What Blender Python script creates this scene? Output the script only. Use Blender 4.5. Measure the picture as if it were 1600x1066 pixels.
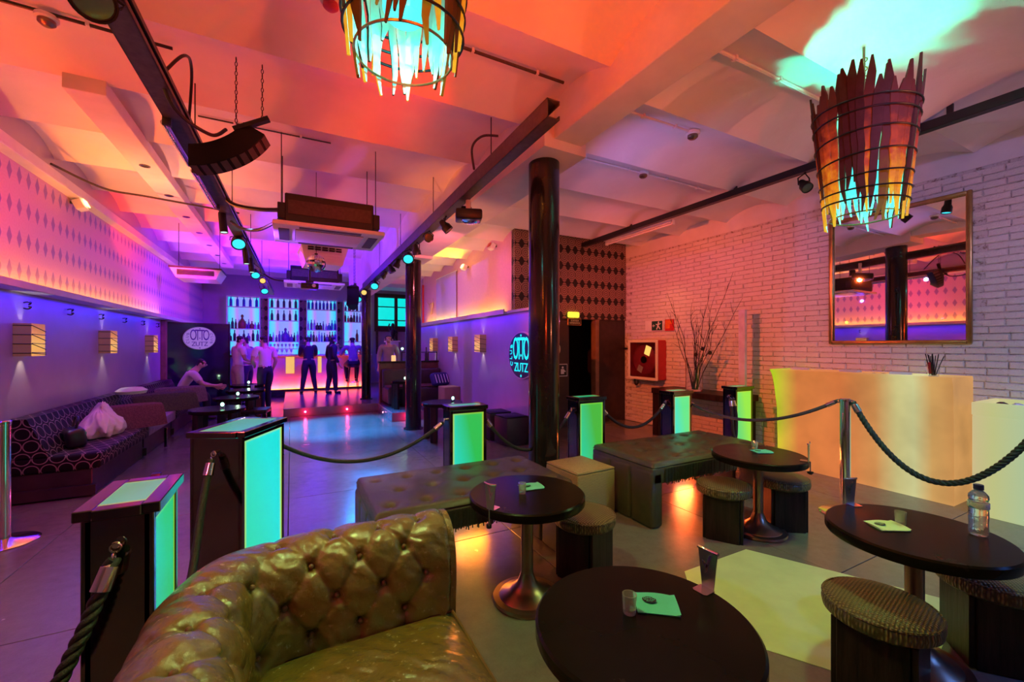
import bpy, bmesh, math, random
from mathutils import Vector, Matrix, Euler
R = math.radians
random.seed(7)
for o in list(bpy.data.objects):
    bpy.data.objects.remove(o)
SC = bpy.context.scene
COL = SC.collection

# ---------------------------------------------------------------- camera, world, exposure
cam = bpy.data.cameras.new('camera')
cam.sensor_width = 36.0
cam.lens = 658.0 / 1600.0 * 36.0
cam.shift_y = 7.0 / 1600.0
cam.clip_start = 0.05
camera = bpy.data.objects.new('camera', cam)
camera.location = (0, 0, 1.5)
camera.rotation_euler = (R(90), 0, R(-27.7))
COL.objects.link(camera)
SC.camera = camera

W = bpy.data.worlds.new('world')
SC.world = W
W.use_nodes = True
W.node_tree.nodes['Background'].inputs[0].default_value = (0.05, 0.03, 0.08, 1)
W.node_tree.nodes['Background'].inputs[1].default_value = 0.05
SC.view_settings.view_transform = 'Standard'
SC.view_settings.look = 'None'
SC.view_settings.exposure = 0.0
SC.view_settings.gamma = 1.0
SC.view_settings.use_curve_mapping = False


def lamp(kind, loc, power, color, target=None, size=0.1, angle=60, blend=0.4, sy=None, off=0.0):
    if off:      # start in front of the fixture's own lens
        loc = tuple(Vector(loc) + (Vector(target) - Vector(loc)).normalized() * off)
    l = bpy.data.lights.new(kind.lower() + '_light', kind)
    l.energy = power
    l.color = color
    if kind == 'SPOT':
        l.spot_size = R(angle)
        l.spot_blend = blend
        l.shadow_soft_size = size
    elif kind == 'POINT':
        l.shadow_soft_size = size
    elif kind == 'AREA':
        l.size = sy or size
        if sy:
            l.shape = 'RECTANGLE'
            l.size_y = size
    o = bpy.data.objects.new(kind.lower() + '_light', l)
    o.location = loc
    if target is not None:
        d = Vector(target) - Vector(loc)
        o.rotation_euler = d.to_track_quat('-Z', 'Y').to_euler()
    COL.objects.link(o)
    return o


# ---------------------------------------------------------------- lights: lamps of the room and added coloured floods without a fixture
lamp('SPOT', (0.4, 1.68, 2.66), 87.5, (0.62, 1.0, 0.22), (0.55, 1.75, 0), 0.07, 115, 0.35)
lamp('SPOT', (0.4, 1.68, 3.42), 24.0, (1.0, 0.3, 0.02), (0.41, 1.68, 4.2), 0.03, 165, 0.5)
lamp('SPOT', (3.37, 1.39, 2.42), 70.0, (0.55, 1.0, 0.22), (3.2, 1.4, 0), 0.05, 100, 0.35)
lamp('SPOT', (3.37, 1.39, 2.78), 80.0, (0.03, 1.0, 0.6), (3.5, 1.25, 4), 0.05, 88, 0.15)
lamp('SPOT', (4.75, -0.35, 2.5), 175.0, (0.5, 1.0, 0.3), (3.6, 0.6, 0), 0.05, 95, 0.35)
lamp('SPOT', (-2.08, 4.2, 2.16), 62.1, (1.0, 0.0, 0.001), (-0.7, 4.6, 3.7), 0.025, 125, 0.9)  # first of four added floods above the shelf, no fixture there
lamp('SPOT', (-2.08, 6.2, 2.16), 145.8, (1.0, 0.188, 0.002), (-0.7, 6.6, 3.7), 0.025, 125, 0.9)
lamp('SPOT', (-2.08, 8.4, 2.16), 20.0, (1.0, 0.03, 0.12), (-0.9, 8.8, 3.7), 0.025, 125, 0.9)
lamp('SPOT', (-2.08, 10.8, 2.16), 42.3, (1.0, 0.288, 0.852), (-0.9, 11.2, 3.7), 0.025, 125, 0.9)
lamp('AREA', (-2.25, 4.6, 2.075), 34.0, (1.0, 0.42, 0.03), (-2.33, 4.6, 2.6), 0.03, sy=12.4)
lamp('AREA', (-2.22, 6.6, 2.0), 27.0, (0.022, 0.0, 1.0), (-2.3, 6.6, 1.0), 0.05, sy=8.4)
lamp('AREA', (3.1, 8.7, 2.0), 12.4, (0.031, 0.0, 1.0), (3.16, 8.7, 1.0), 0.05, sy=6.4)
lamp('SPOT', (1.2, 10.0, 2.6), 432.3, (0.223, 0.0, 1.0), (-2.4, 12.8, 2.7), 0.025, 100, 0.7)
lamp('SPOT', (-1.9, 12.4, 2.2), 120.0, (0.22, 0.0, 1.0), (-0.6, 11.6, 3.7), 0.025, 130, 0.8)
lamp('SPOT', (0.6, 12.6, 2.3), 75.1, (0.096, 0.0, 1.0), (0.3, 10.4, 3.7), 0.025, 130, 0.8)
lamp('SPOT', (1.3, 11.6, 2.75), 365.1, (0.0, 0.0, 1.0), (0.3, 13.2, 0), 0.05, 120, 0.5)
lamp('SPOT', (1.5, 9.2, 2.6), 722.7, (0.0, 0.259, 1.0), (0.75, 6.6, 0), 0.05, 50, 0.6, off=0.1)
lamp('SPOT', (-0.45, 8.7, 2.6), 2160.4, (0.0, 0.316, 1.0), (0.7, 8.4, 0), 0.05, 55, 0.6, off=0.1)
lamp('SPOT', (1.5, 6.4, 2.7), 138.0, (0.979, 0.711, 1.0), (0.35, 4.8, 0), 0.05, 66, 0.6, off=0.1)
lamp('SPOT', (-0.45, 5.6, 2.9), 27.0, (0.25, 0.405, 1.0), (-0.4, 5.8, 0), 0.025, 110, 0.8)
lamp('AREA', (0.6, 13.72, 0.25), 60.0, (1.0, 0.09, 0.06), (0.6, 13.82, 0.8), 0.04, sy=3.1)
lamp('AREA', (3.34, 9.3, 2.09), 16.0, (1.0, 0.6, 0.04), (3.43, 9.3, 2.6), 0.03, sy=5.0)
lamp('SPOT', (3.2, 8.6, 2.9), 50.0, (1.0, 0.5, 0.02), (2.6, 8.6, 3.6), 0.03, 125, 0.6)
lamp('SPOT', (1.62, 5.3, 2.8), 163.8, (1.0, 0.127, 0.18), (3.45, 8.4, 2.8), 0.025, 65, 0.7)
lamp('SPOT', (-0.45, 6.6, 2.75), 298.0, (0.216, 0.0, 1.0), (3.2, 7.4, 1.2), 0.025, 65, 0.7)
lamp('POINT', (0.27, 9.85, 0.09), 3.0, (1.0, 0.01, 0.08), None, 0.02)
lamp('POINT', (1.1, 9.85, 0.09), 3.0, (1.0, 0.01, 0.08), None, 0.02)
lamp('POINT', (2.05, 8.3, 0.09), 3.0, (1.0, 0.01, 0.08), None, 0.02)
lamp('POINT', (-1.2, 5.5, 0.09), 3.0, (1.0, 0.01, 0.08), None, 0.02)
lamp('SPOT', (1.4, 3.4, 2.8), 62.5, (1.0, 0.023, 0.0), (-0.5, 4.0, 3.7), 0.025, 120, 0.9)
lamp('SPOT', (1.4, 6.2, 2.7), 13.3, (1.0, 0.0, 0.362), (-0.5, 6.4, 3.7), 0.025, 120, 0.9)
lamp('SPOT', (-0.45, 8.0, 2.6), 241.8, (0.082, 0.014, 1.0), (1.0, 8.8, 3.7), 0.025, 120, 0.9)
lamp('SPOT', (0.7, -1.3, 1.9), 291.5, (1.0, 0.05, 0.007), (1.3, 2.2, 3.7), 0.025, 90, 0.9)  # added unseen flood behind the viewer, washing the ceiling
lamp('SPOT', (-0.3, 0.6, 2.4), 71.2, (1.0, 0.128, 0.0), (2.13, 2.4, 3.6), 0.025, 80, 0.9)
lamp('SPOT', (4.2, -1.6, 1.8), 165.8, (1.0, 0.245, 0.115), (3.9, 2.6, 3.5), 0.025, 90, 0.9)
lamp('SPOT', (5.6, 6.0, 2.0), 10.6, (1.0, 0.226, 0.598), (3.6, 4.2, 3.5), 0.025, 110, 0.9)
lamp('SPOT', (2.6, 3.0, 2.6), 21.5, (0.373, 0.28, 1.0), (3.9, 3.4, 3.5), 0.025, 120, 0.9)
lamp('SPOT', (1.95, 4.2, 2.8), 485.1, (1.0, 0.117, 0.023), (6.0, 5.0, 1.4), 0.025, 85, 0.8)
lamp('SPOT', (2.4, 0.2, 3.1), 97.1, (0.43, 0.345, 1.0), (6.0, 2.0, 1.7), 0.025, 80, 0.8)
lamp('SPOT', (-1.9, 0.2, 2.6), 72.0, (1.0, 0.05, 0.14), (-1.0, 3.4, 0), 0.025, 100, 0.8)
lamp('SPOT', (1.75, 2.4, 2.9), 63.0, (1.0, 0.149, 0.091), (2.4, 3.2, 0), 0.025, 110, 0.8)
lamp('SPOT', (4.4, -1.5, 2.4), 187.1, (0.077, 0.255, 1.0), (4.4, 1.0, 0), 0.025, 80, 0.8)
lamp('AREA', (1.385, 3.4, 0.22), 5.0, (1.0, 0.24, 0.02), (1.3, 2.5, 0), 0.05, sy=0.28)  # orange strips added at the feet of the lit boxes to colour the floor
lamp('AREA', (2.745, 3.4, 0.22), 4.0, (1.0, 0.16, 0.04), (2.745, 2.92, 0), 0.05, sy=0.28)
lamp('AREA', (4.05, 3.38, 0.22), 14.0, (1.0, 0.12, 0.02), (3.85, 2.5, 0), 0.05, sy=0.25)
lamp('AREA', (5.2, 3.36, 0.2), 3.5, (1.0, 0.14, 0.04), (5.2, 2.88, 0), 0.25, sy=0.05)
lamp('SPOT', (-1.2, 10.6, 2.5), 70.0, (0.4, 0.0, 1.0), (-1.19, 10.6, 4), 0.025, 140, 0.9)  # added local floods from here down, without fixtures
lamp('SPOT', (0.1, 12.4, 2.6), 537.4, (0.0, 0.0, 1.0), (0.11, 12.4, 4), 0.025, 140, 0.9)
lamp('SPOT', (-1.55, 8.6, 2.6), 37.9, (1.0, 0.0, 0.019), (-1.54, 8.6, 4), 0.03, 130, 0.9)
lamp('SPOT', (-1.3, 6.6, 2.6), 41.8, (1.0, 0.326, 0.19), (-1.29, 6.6, 4), 0.025, 140, 0.9)
lamp('SPOT', (1.1, 2.3, 2.6), 42.9, (1.0, 0.066, 0.0), (1.2, 2.3, 4), 0.025, 140, 0.9)
lamp('SPOT', (1.3, 0.9, 2.6), 10.4, (1.0, 0.423, 0.01), (1.7, 0.9, 4), 0.025, 140, 0.9)
lamp('SPOT', (0.6, 4.3, 2.5), 12.2, (1.0, 0.061, 0.0), (0.61, 4.3, 4), 0.025, 140, 0.9)
lamp('SPOT', (-1.4, 8.2, 2.5), 64.0, (0.921, 0.0, 1.0), (-2.36, 12.0, 2.8), 0.025, 80, 0.9)
lamp('SPOT', (-1.0, 5.0, 2.5), 42.5, (1.0, 0.055, 0.228), (-2.36, 5.0, 2.8), 0.025, 110, 0.9)
lamp('SPOT', (-0.55, 5.2, 2.6), 91.4, (0.263, 0.058, 1.0), (2.0, 5.4, 3.2), 0.025, 70, 0.9)
lamp('SPOT', (3.9, 5.6, 3.2), 35.7, (1.0, 0.331, 0.115), (6.0, 5.4, 0.9), 0.025, 80, 0.9)
lamp('SPOT', (-0.5, 10.8, 2.5), 69.2, (0.104, 0.0, 1.0), (-0.3, 10.8, 4.0), 0.025, 140, 0.9)
lamp('SPOT', (-1.6, 8.3, 2.6), 73.9, (1.0, 0.065, 0.005), (-1.9, 9.2, 4), 0.025, 120, 0.9)
lamp('SPOT', (5.4, -1.2, 2.0), 24.3, (1.0, 0.165, 0.264), (5.0, 1.5, 3.5), 0.025, 80, 0.9)
lamp('SPOT', (1.0, 4.6, 2.2), 80.0, (1.0, 0.244, 0.06), (2.15, 5.6, 3.2), 0.025, 80, 0.9)
lamp('SPOT', (0.3, 9.3, 3.0), 60.0, (0.02, 0.3, 1.0), (0.2, 6.0, 0), 0.025, 60, 0.8)
lamp('SPOT', (-1.4, 3.2, 2.9), 120.0, (1.0, 0.01, 0.01), (-1.5, 3.4, 0), 0.025, 110, 0.8)
lamp('SPOT', (5.5, 5.2, 2.9), 8.0, (1.0, 0.3, 0.1), (6.0, 5.2, 0.8), 0.025, 90, 0.8)
lamp('SPOT', (0.0, 10.6, 2.4), 130.0, (0.16, 0.0, 1.0), (0.0, 10.9, 4.0), 0.025, 130, 0.9)
lamp('SPOT', (3.4, -0.9, 2.7), 70.0, (0.3, 0.42, 1.0), (6.0, 1.0, 1.4), 0.025, 60, 0.9)


# ---------------------------------------------------------------- material helpers
class NT:
    def __init__(s, name):
        s.m = bpy.data.materials.new(name)
        s.m.use_nodes = True
        s.t = s.m.node_tree
        s.n = s.t.nodes
        s.l = s.t.links
        s.bsdf = s.n['Principled BSDF']
        s.out = s.n['Material Output']

    def node(s, kind, **kw):
        nd = s.n.new(kind)
        for k, v in kw.items():
            setattr(nd, k, v)
        return nd

    def put(s, sock, v):
        if isinstance(v, bpy.types.NodeSocket):
            s.l.new(v, sock)
        else:
            sock.default_value = v

    def math(s, op, a, b=0.0, c=0.0):
        nd = s.node('ShaderNodeMath', operation=op)
        s.put(nd.inputs[0], a)
        s.put(nd.inputs[1], b)
        s.put(nd.inputs[2], c)
        return nd.outputs[0]

    def mix(s, f, a, b):
        nd = s.node('ShaderNodeMix', data_type='RGBA')
        s.put(nd.inputs[0], f)
        s.put(nd.inputs[6], a if not isinstance(a, tuple) else (*a[:3], 1))
        s.put(nd.inputs[7], b if not isinstance(b, tuple) else (*b[:3], 1))
        return nd.outputs[2]

    def coord(s, which='Object'):
        return s.node('ShaderNodeTexCoord').outputs[which]

    def sep(s, v):
        nd = s.node('ShaderNodeSeparateXYZ')
        s.l.new(v, nd.inputs[0])
        return nd.outputs

    def noise(s, scale=5.0, detail=4.0, rough=0.55, vec=None, out='Fac'):
        nd = s.node('ShaderNodeTexNoise')
        nd.inputs['Scale'].default_value = scale
        nd.inputs['Detail'].default_value = detail
        nd.inputs['Roughness'].default_value = rough
        s.l.new(vec if vec is not None else s.coord('Object'), nd.inputs['Vector'])
        return nd.outputs[out]

    def ramp(s, f, stops):
        nd = s.node('ShaderNodeValToRGB')
        e = nd.color_ramp.elements
        while len(e) < len(stops):
            e.new(0.5)
        for i, (p, c) in enumerate(stops):
            e[i].position = p
            e[i].color = (*c[:3], 1)
        s.l.new(f, nd.inputs[0])
        return nd.outputs[0]

    def bump(s, h, strength=0.3, dist=0.01):
        nd = s.node('ShaderNodeBump')
        nd.inputs['Strength'].default_value = strength
        nd.inputs['Distance'].default_value = dist
        s.l.new(h, nd.inputs['Height'])
        s.l.new(nd.outputs[0], s.bsdf.inputs['Normal'])

    def set(s, **kw):
        names = dict(color='Base Color', rough='Roughness', metal='Metallic', spec='Specular IOR Level', coat='Coat Weight',
                     coat_rough='Coat Roughness', trans='Transmission Weight', ior='IOR', emit='Emission Color',
                     strength='Emission Strength', sheen='Sheen Weight', alpha='Alpha')
        for k, v in kw.items():
            if isinstance(v, tuple):
                v = (*v[:3], 1)
            s.put(s.bsdf.inputs[names[k]], v)
        return s


def plain(name, color, rough=0.5, metal=0.0, var=0.15, scale=8.0, bump=0.0, bscale=40.0, **kw):
    t = NT(name)
    c2 = tuple(max(0.0, x * (1 - var)) for x in color)
    c1 = tuple(min(1.0, x * (1 + var)) for x in color)
    t.set(color=t.ramp(t.noise(scale), [(0.3, c2), (0.7, c1)]), rough=rough, metal=metal, **kw)
    if bump:
        t.bump(t.noise(bscale, 5), bump, 0.01)
    return t.m


def glow(name, color, strength, base=(0.02, 0.02, 0.02)):
    t = NT(name)
    t.set(color=base, emit=color, strength=strength, rough=0.4)
    return t.m


M = {}
# plaster, floor, walls
t = NT('ceiling_plaster')
n1 = t.noise(1.6, 6)
t.set(color=t.ramp(n1, [(0.3, (0.76, 0.68, 0.66)), (0.75, (0.88, 0.82, 0.80))]), rough=0.42)
t.bump(t.noise(9, 6), 0.18, 0.02)
M['ceiling'] = t.m
M['beam'] = plain('beam_plaster', (0.74, 0.70, 0.67), 0.55, var=0.08, scale=3, bump=0.2, bscale=14)
t = NT('polished_concrete')
n3 = t.noise(90, 5, 0.75)
n1 = t.noise(1.1, 8, 0.6)
n2 = t.noise(14, 6, 0.65)
c = t.mix(t.math('ADD', t.math('MULTIPLY', n2, 0.6), t.math('MULTIPLY', n3, 0.4)), (0.03, 0.028, 0.026), (0.22, 0.205, 0.19))
c = t.mix(t.math('MULTIPLY', n1, 0.6), c, (0.21, 0.195, 0.18))
t.set(color=c, rough=t.ramp(n1, [(0.3, (0.13, 0.13, 0.13)), (0.75, (0.30, 0.30, 0.30))]), spec=0.7)
t.bump(t.math('ADD', n2, n3), 0.12, 0.008)
M['floor'] = t.m
M['joint'] = plain('dark_floor_joint', (0.03, 0.028, 0.025), 0.8)
t = NT('white_painted_brick')
n1 = t.noise(3.0, 5)
n2 = t.noise(35, 6, 0.7)
c = t.mix(n1, (0.66, 0.62, 0.60), (0.82, 0.79, 0.77))
c = t.mix(t.ramp(n2, [(0.60, (0, 0, 0)), (0.72, (1, 1, 1))]), c, (0.42, 0.33, 0.28))
t.set(color=c, rough=0.6)
t.bump(t.math('ADD', n2, t.math('MULTIPLY', t.noise(9, 5, 0.6), 1.2)), 0.9, 0.016)
M['brick'] = t.m
t = NT('painted_mortar')
n2 = t.noise(16, 6, 0.7)
t.set(color=t.ramp(n2, [(0.38, (0.20, 0.14, 0.11)), (0.50, (0.60, 0.56, 0.54))]), rough=0.8)
t.bump(n2, 0.5, 0.01)
M['mortar'] = t.m
M['plaster'] = plain('wall_plaster', (0.72, 0.69, 0.67), 0.6, var=0.06, scale=4, bump=0.1)
M['lowwall'] = plain('grey_satin_wall', (0.36, 0.31, 0.42), 0.32, var=0.1, scale=2.0, bump=0.06, bscale=8)
M['shelf'] = plain('shelf_paint', (0.55, 0.52, 0.56), 0.4, var=0.06)
M['darkwall'] = plain('dark_brown_wall', (0.035, 0.018, 0.016), 0.45, var=0.3)
M['black'] = plain('black_metal', (0.006, 0.005, 0.005), 0.4, 0.0, var=0.3)
M['blackplastic'] = plain('black_plastic', (0.008, 0.007, 0.008), 0.5, var=0.2, spec=0.2)
M['track'] = plain('steel_channel', (0.10, 0.085, 0.08), 0.42, 0.5, var=0.25, scale=20)
M['column'] = plain('gloss_black_enamel', (0.012, 0.011, 0.011), 0.16, 0.0, var=0.3, scale=5, spec=0.35, coat=0.2, coat_rough=0.06, bump=0.04, bscale=25)
M['chrome'] = plain('chrome', (0.80, 0.79, 0.77), 0.13, 1.0, var=0.04)
M['steel'] = plain('brushed_steel', (0.15, 0.13, 0.125), 0.1, 1.0, var=0.1, scale=4)
M['satin'] = plain('satin_metal', (0.40, 0.37, 0.33), 0.3, 1.0, var=0.1)
M['bronze'] = plain('bronzed_metal', (0.26, 0.17, 0.12), 0.32, 0.9, var=0.12)
M['gunmetal'] = plain('gunmetal', (0.10, 0.09, 0.08), 0.3, 0.85, var=0.2)
M['tabletop'] = None
t = NT('black_lacquered_wood')
n1 = t.noise(3, 6, 0.6)
n2 = t.noise(60, 3, 0.6)
sp = t.ramp(n2, [(0.76, (0, 0, 0)), (0.79, (1, 1, 1))])
t.set(color=t.mix(sp, t.mix(n1, (0.004, 0.003, 0.0025), (0.016, 0.011, 0.008)), (0.25, 0.22, 0.18)),
      rough=t.ramp(n1, [(0.3, (0.18, 0.18, 0.18)), (0.75, (0.30, 0.30, 0.30))]), spec=0.08)
M['tabletop'] = t.m
t = NT('dark_wood_plank')
v = t.coord('Object')
mp = t.node('ShaderNodeMapping')
mp.inputs['Scale'].default_value = (14, 14, 1.2)
t.l.new(v, mp.inputs[0])
n1 = t.noise(2.0, 6, 0.65, mp.outputs[0])
t.set(color=t.ramp(n1, [(0.35, (0.005, 0.003, 0.003)), (0.7, (0.035, 0.016, 0.015))]), rough=0.4, spec=0.25)
t.bump(n1, 0.3, 0.01)
M['darkwood'] = t.m
M['jamb'] = plain('oak_jamb', (0.22, 0.12, 0.07), 0.5, var=0.2)
t = NT('brown_leather')
n1 = t.noise(2.5, 6, 0.6)
n2 = t.noise(26, 6, 0.7)
c = t.mix(n1, (0.045, 0.033, 0.006), (0.25, 0.185, 0.033))
c = t.mix(t.ramp(n2, [(0.55, (0, 0, 0)), (0.75, (1, 1, 1))]), c, (0.30, 0.24, 0.06))
t.set(color=c, rough=t.ramp(n2, [(0.3, (0.14, 0.14, 0.14)), (0.7, (0.30, 0.30, 0.30))]), spec=1.0)
wv = t.node('ShaderNodeTexWave', wave_type='BANDS', bands_direction='DIAGONAL')
wv.inputs['Scale'].default_value = 7.0
wv.inputs['Distortion'].default_value = 9.0
wv.inputs['Detail'].default_value = 4.0
t.l.new(t.coord('Object'), wv.inputs['Vector'])
t.bump(t.math('ADD', t.math('MULTIPLY', wv.outputs['Fac'], 0.7), t.noise(22, 8, 0.7)), 0.45, 0.012)
t.set(coat=0.25, coat_rough=0.2)
M['leather'] = t.m
M['leatherbutton'] = plain('leather_button', (0.16, 0.10, 0.04), 0.3)
t = NT('reptile_print_upholstery')
vo = t.node('ShaderNodeTexVoronoi', feature='DISTANCE_TO_EDGE')
mp = t.node('ShaderNodeMapping')
mp.inputs['Scale'].default_value = (60, 120, 60)
t.l.new(t.coord('Object'), mp.inputs[0])
t.l.new(mp.outputs[0], vo.inputs['Vector'])
h = t.math('MINIMUM', vo.outputs['Distance'], 0.25)
n1 = t.noise(4, 4)
t.set(color=t.mix(n1, (0.022, 0.022, 0.009), (0.075, 0.075, 0.03)), rough=0.24, spec=0.8)
t.bump(h, 0.35, 0.01)
M['bench'] = t.m
M['fringe'] = plain('dark_fringe', (0.03, 0.035, 0.03), 0.35, var=0.4, scale=60)
t = NT('ribbed_straw_weave')
wv = t.node('ShaderNodeTexWave', wave_type='BANDS', bands_direction='Z')
wv.inputs['Scale'].default_value = 34
wv.inputs['Distortion'].default_value = 2.0
wv.inputs['Detail Scale'].default_value = 3.0
t.l.new(t.coord('Object'), wv.inputs['Vector'])
t.set(color=t.mix(wv.outputs['Fac'], (0.22, 0.15, 0.07), (0.42, 0.31, 0.15)), rough=0.5)
t.bump(wv.outputs['Fac'], 0.5, 0.01)
M['straw'] = t.m
t = NT('woven_seat_vinyl')
ck = t.node('ShaderNodeTexWave', wave_type='BANDS', bands_direction='X')
ck.inputs['Scale'].default_value = 24
t.l.new(t.coord('Object'), ck.inputs['Vector'])
ck2 = t.node('ShaderNodeTexWave', wave_type='BANDS', bands_direction='Y')
ck2.inputs['Scale'].default_value = 24
t.l.new(t.coord('Object'), ck2.inputs['Vector'])
h = t.math('MULTIPLY', ck.outputs['Fac'], ck2.outputs['Fac'])
t.set(color=t.mix(h, (0.06, 0.042, 0.015), (0.30, 0.22, 0.085)), rough=0.38)
t.bump(h, 0.6, 0.01)
M['seatweave'] = t.m


def ring_pattern(name, dark, line, s=0.12):
    t = NT(name)
    uv = t.sep(t.coord('UV'))
    row = t.math('FLOOR', t.math('DIVIDE', uv[1], s))
    off = t.math('MULTIPLY', t.math('MODULO', t.math('ABSOLUTE', row), 2.0), 0.5)
    fx = t.math('SUBTRACT', t.math('FRACT', t.math('ADD', t.math('DIVIDE', uv[0], s), off)), 0.5)
    fy = t.math('SUBTRACT', t.math('FRACT', t.math('DIVIDE', uv[1], s)), 0.5)
    r = t.math('SQRT', t.math('ADD', t.math('MULTIPLY', fx, fx), t.math('MULTIPLY', t.math('MULTIPLY', fy, fy), 1.0)))
    d = t.math('ABSOLUTE', t.math('SUBTRACT', r, 0.46))
    f = t.math('LESS_THAN', d, 0.036)
    t.set(color=t.mix(f, dark, line), rough=0.6, spec=0.2)
    t.bump(t.noise(200, 2), 0.2, 0.004)
    return t.m


M['rings'] = ring_pattern('ring_pattern_velvet', (0.004, 0.002, 0.004), (0.26, 0.17, 0.17))


def argyle(name, ground, ground2, dia, sx, sz, x0, z0, wx, wz, lace=0.5):
    t = NT(name)
    uv = t.sep(t.coord('UV'))
    fx = t.math('ABSOLUTE', t.math('SUBTRACT', t.math('FRACT', t.math('DIVIDE', t.math('SUBTRACT', uv[0], x0), sx)), 0.5))
    fz = t.math('ABSOLUTE', t.math('SUBTRACT', t.math('FRACT', t.math('DIVIDE', t.math('SUBTRACT', uv[1], z0), sz)), 0.5))
    q = t.math('ADD', t.math('DIVIDE', fx, wx), t.math('DIVIDE', fz, wz))
    dm = t.math('LESS_THAN', q, 1.0)
    # lace roundels centred between the diamonds
    gx = t.math('SUBTRACT', t.math('FRACT', t.math('ADD', t.math('DIVIDE', t.math('SUBTRACT', uv[0], x0), sx), 0.5)), 0.5)
    gz = t.math('MULTIPLY', t.math('SUBTRACT', t.math('FRACT', t.math('ADD', t.math('DIVIDE', t.math('SUBTRACT', uv[1], z0), sz), 0.5)), 0.5), sz / sx)
    r = t.math('SQRT', t.math('ADD', t.math('MULTIPLY', gx, gx), t.math('MULTIPLY', gz, gz)))
    rings = t.math('GREATER_THAN', t.math('SINE', t.math('MULTIPLY', r, 30.0)), 0.1)
    n2 = t.noise(45, 4, 0.7)
    ln = t.math('MULTIPLY', t.math('MULTIPLY', rings, lace), n2)
    c = t.mix(t.math('MULTIPLY', n2, 0.5), ground, ground2)
    c = t.mix(ln, c, ground2)
    c = t.mix(dm, c, dia)
    t.set(color=c, rough=0.55)
    return t.m


M['wallpaper'] = argyle('faded_argyle_wallpaper', (0.85, 0.50, 0.66), (0.74, 0.36, 0.54), (0.40, 0.22, 0.52), 0.165, 0.31, 0.02, 2.075, 0.26, 0.30, 0.5)
M['argyle'] = argyle('dark_argyle_wallpaper', (0.42, 0.25, 0.20), (0.07, 0.03, 0.026), (0.010, 0.006, 0.006), 0.165, 0.31, 0.04, 1.90, 0.40, 0.30, 1.6)
M['pinkwall'] = plain('smooth_pale_wall', (0.80, 0.48, 0.62), 0.6, var=0.05, scale=30)
M['gold'] = plain('gilt_frame', (0.42, 0.27, 0.10), 0.3, 0.9, var=0.2, scale=12)
t = NT('mirror_glass')
t.set(color=(0.86, 0.86, 0.88), metal=1.0, rough=0.015)
M['mirror'] = t.m
t = NT('clear_glass')
t.set(color=(0.95, 0.97, 0.97), rough=0.02, trans=1.0, ior=1.45)
M['glass'] = t.m
t = NT('thick_tumbler_glass')
t.set(color=(0.80, 0.86, 0.84), rough=0.06, trans=0.72, ior=1.45, spec=0.8)
M['tumblerglass'] = t.m
t = NT('bottle_plastic')
t.set(color=(0.92, 0.96, 0.98), rough=0.06, trans=0.92, ior=1.33)
t.bump(t.noise(30, 3), 0.3, 0.01)
M['pet'] = t.m
M['navy'] = plain('navy_plastic', (0.015, 0.03, 0.12), 0.35)
t = NT('bottle_paper_label')
n1 = t.noise(30, 3)
t.set(color=t.ramp(n1, [(0.42, (0.06, 0.35, 0.6)), (0.5, (0.75, 0.85, 0.8)), (0.68, (0.3, 0.6, 0.5))]), rough=0.4)
M['paperlabel'] = t.m
M['napkin'] = plain('turquoise_napkin', (0.10, 0.62, 0.50), 0.8, var=0.05, bump=0.1, bscale=120)
M['napkinpale'] = plain('pale_green_napkin', (0.55, 0.72, 0.42), 0.8, var=0.05, bump=0.1, bscale=120)
M['ink'] = plain('black_ink', (0.01, 0.01, 0.01), 0.6)
M['white'] = plain('white_paint', (0.78, 0.77, 0.76), 0.45, var=0.05)
M['plasticbag'] = plain('thin_white_plastic', (0.82, 0.68, 0.62), 0.32, var=0.12, scale=6, bump=0.5, bscale=14)
M['velvetred'] = plain('wine_chenille', (0.12, 0.035, 0.04), 0.85, var=0.35, scale=60, bump=0.4, bscale=90)
M['velvetgreen'] = plain('dark_moss_chenille', (0.045, 0.045, 0.015), 0.85, var=0.4, scale=40, bump=0.4, bscale=90)
M['velvetgrey'] = plain('grey_brown_chenille', (0.12, 0.09, 0.06), 0.85, var=0.35, scale=50, bump=0.4, bscale=90)
M['greyvinyl'] = plain('pale_grey_vinyl', (0.30, 0.25, 0.28), 0.5, var=0.2, scale=12, bump=0.3)
M['plinth'] = plain('dark_plinth', (0.03, 0.015, 0.02), 0.45, var=0.3)
M['palesheet'] = plain('pale_green_sheet', (0.50, 0.62, 0.33), 0.4, var=0.08, scale=5)
M['rope'] = plain('dark_green_rope', (0.012, 0.03, 0.022), 0.55, var=0.4, scale=60, bump=0.5, bscale=160)
M['ropeblue'] = plain('slate_blue_rope', (0.05, 0.06, 0.09), 0.5, var=0.3, scale=60, bump=0.5, bscale=160)
M['red'] = plain('red_enamel', (0.55, 0.02, 0.03), 0.4, var=0.1)
M['hose'] = plain('dark_red_reel', (0.45, 0.03, 0.08), 0.35, var=0.2)
M['twig'] = plain('dark_twig', (0.02, 0.012, 0.012), 0.7)
M['bark'] = None
M['woodpale'] = plain('pale_split_wood', (0.72, 0.66, 0.52), 0.7, var=0.15)
M['stage'] = plain('stage_boards', (0.16, 0.12, 0.15), 0.22, var=0.2, scale=3)
M['booth'] = plain('dark_booth_wood', (0.09, 0.03, 0.025), 0.35, var=0.3)
M['banner'] = plain('plain_cotton_banner', (0.60, 0.50, 0.82), 0.8, var=0.04)
M['bone'] = plain('bone', (0.62, 0.40, 0.34), 0.6)
M['concrete'] = plain('sooty_concrete_panel', (0.055, 0.04, 0.035), 0.7, var=0.25, scale=30)
M['acwhite'] = plain('appliance_white', (0.74, 0.72, 0.74), 0.4, var=0.03)
M['grille'] = plain('grille_dark', (0.05, 0.045, 0.05), 0.5)
M['skin'] = plain('skin', (0.55, 0.34, 0.25), 0.5, var=0.06)
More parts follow.
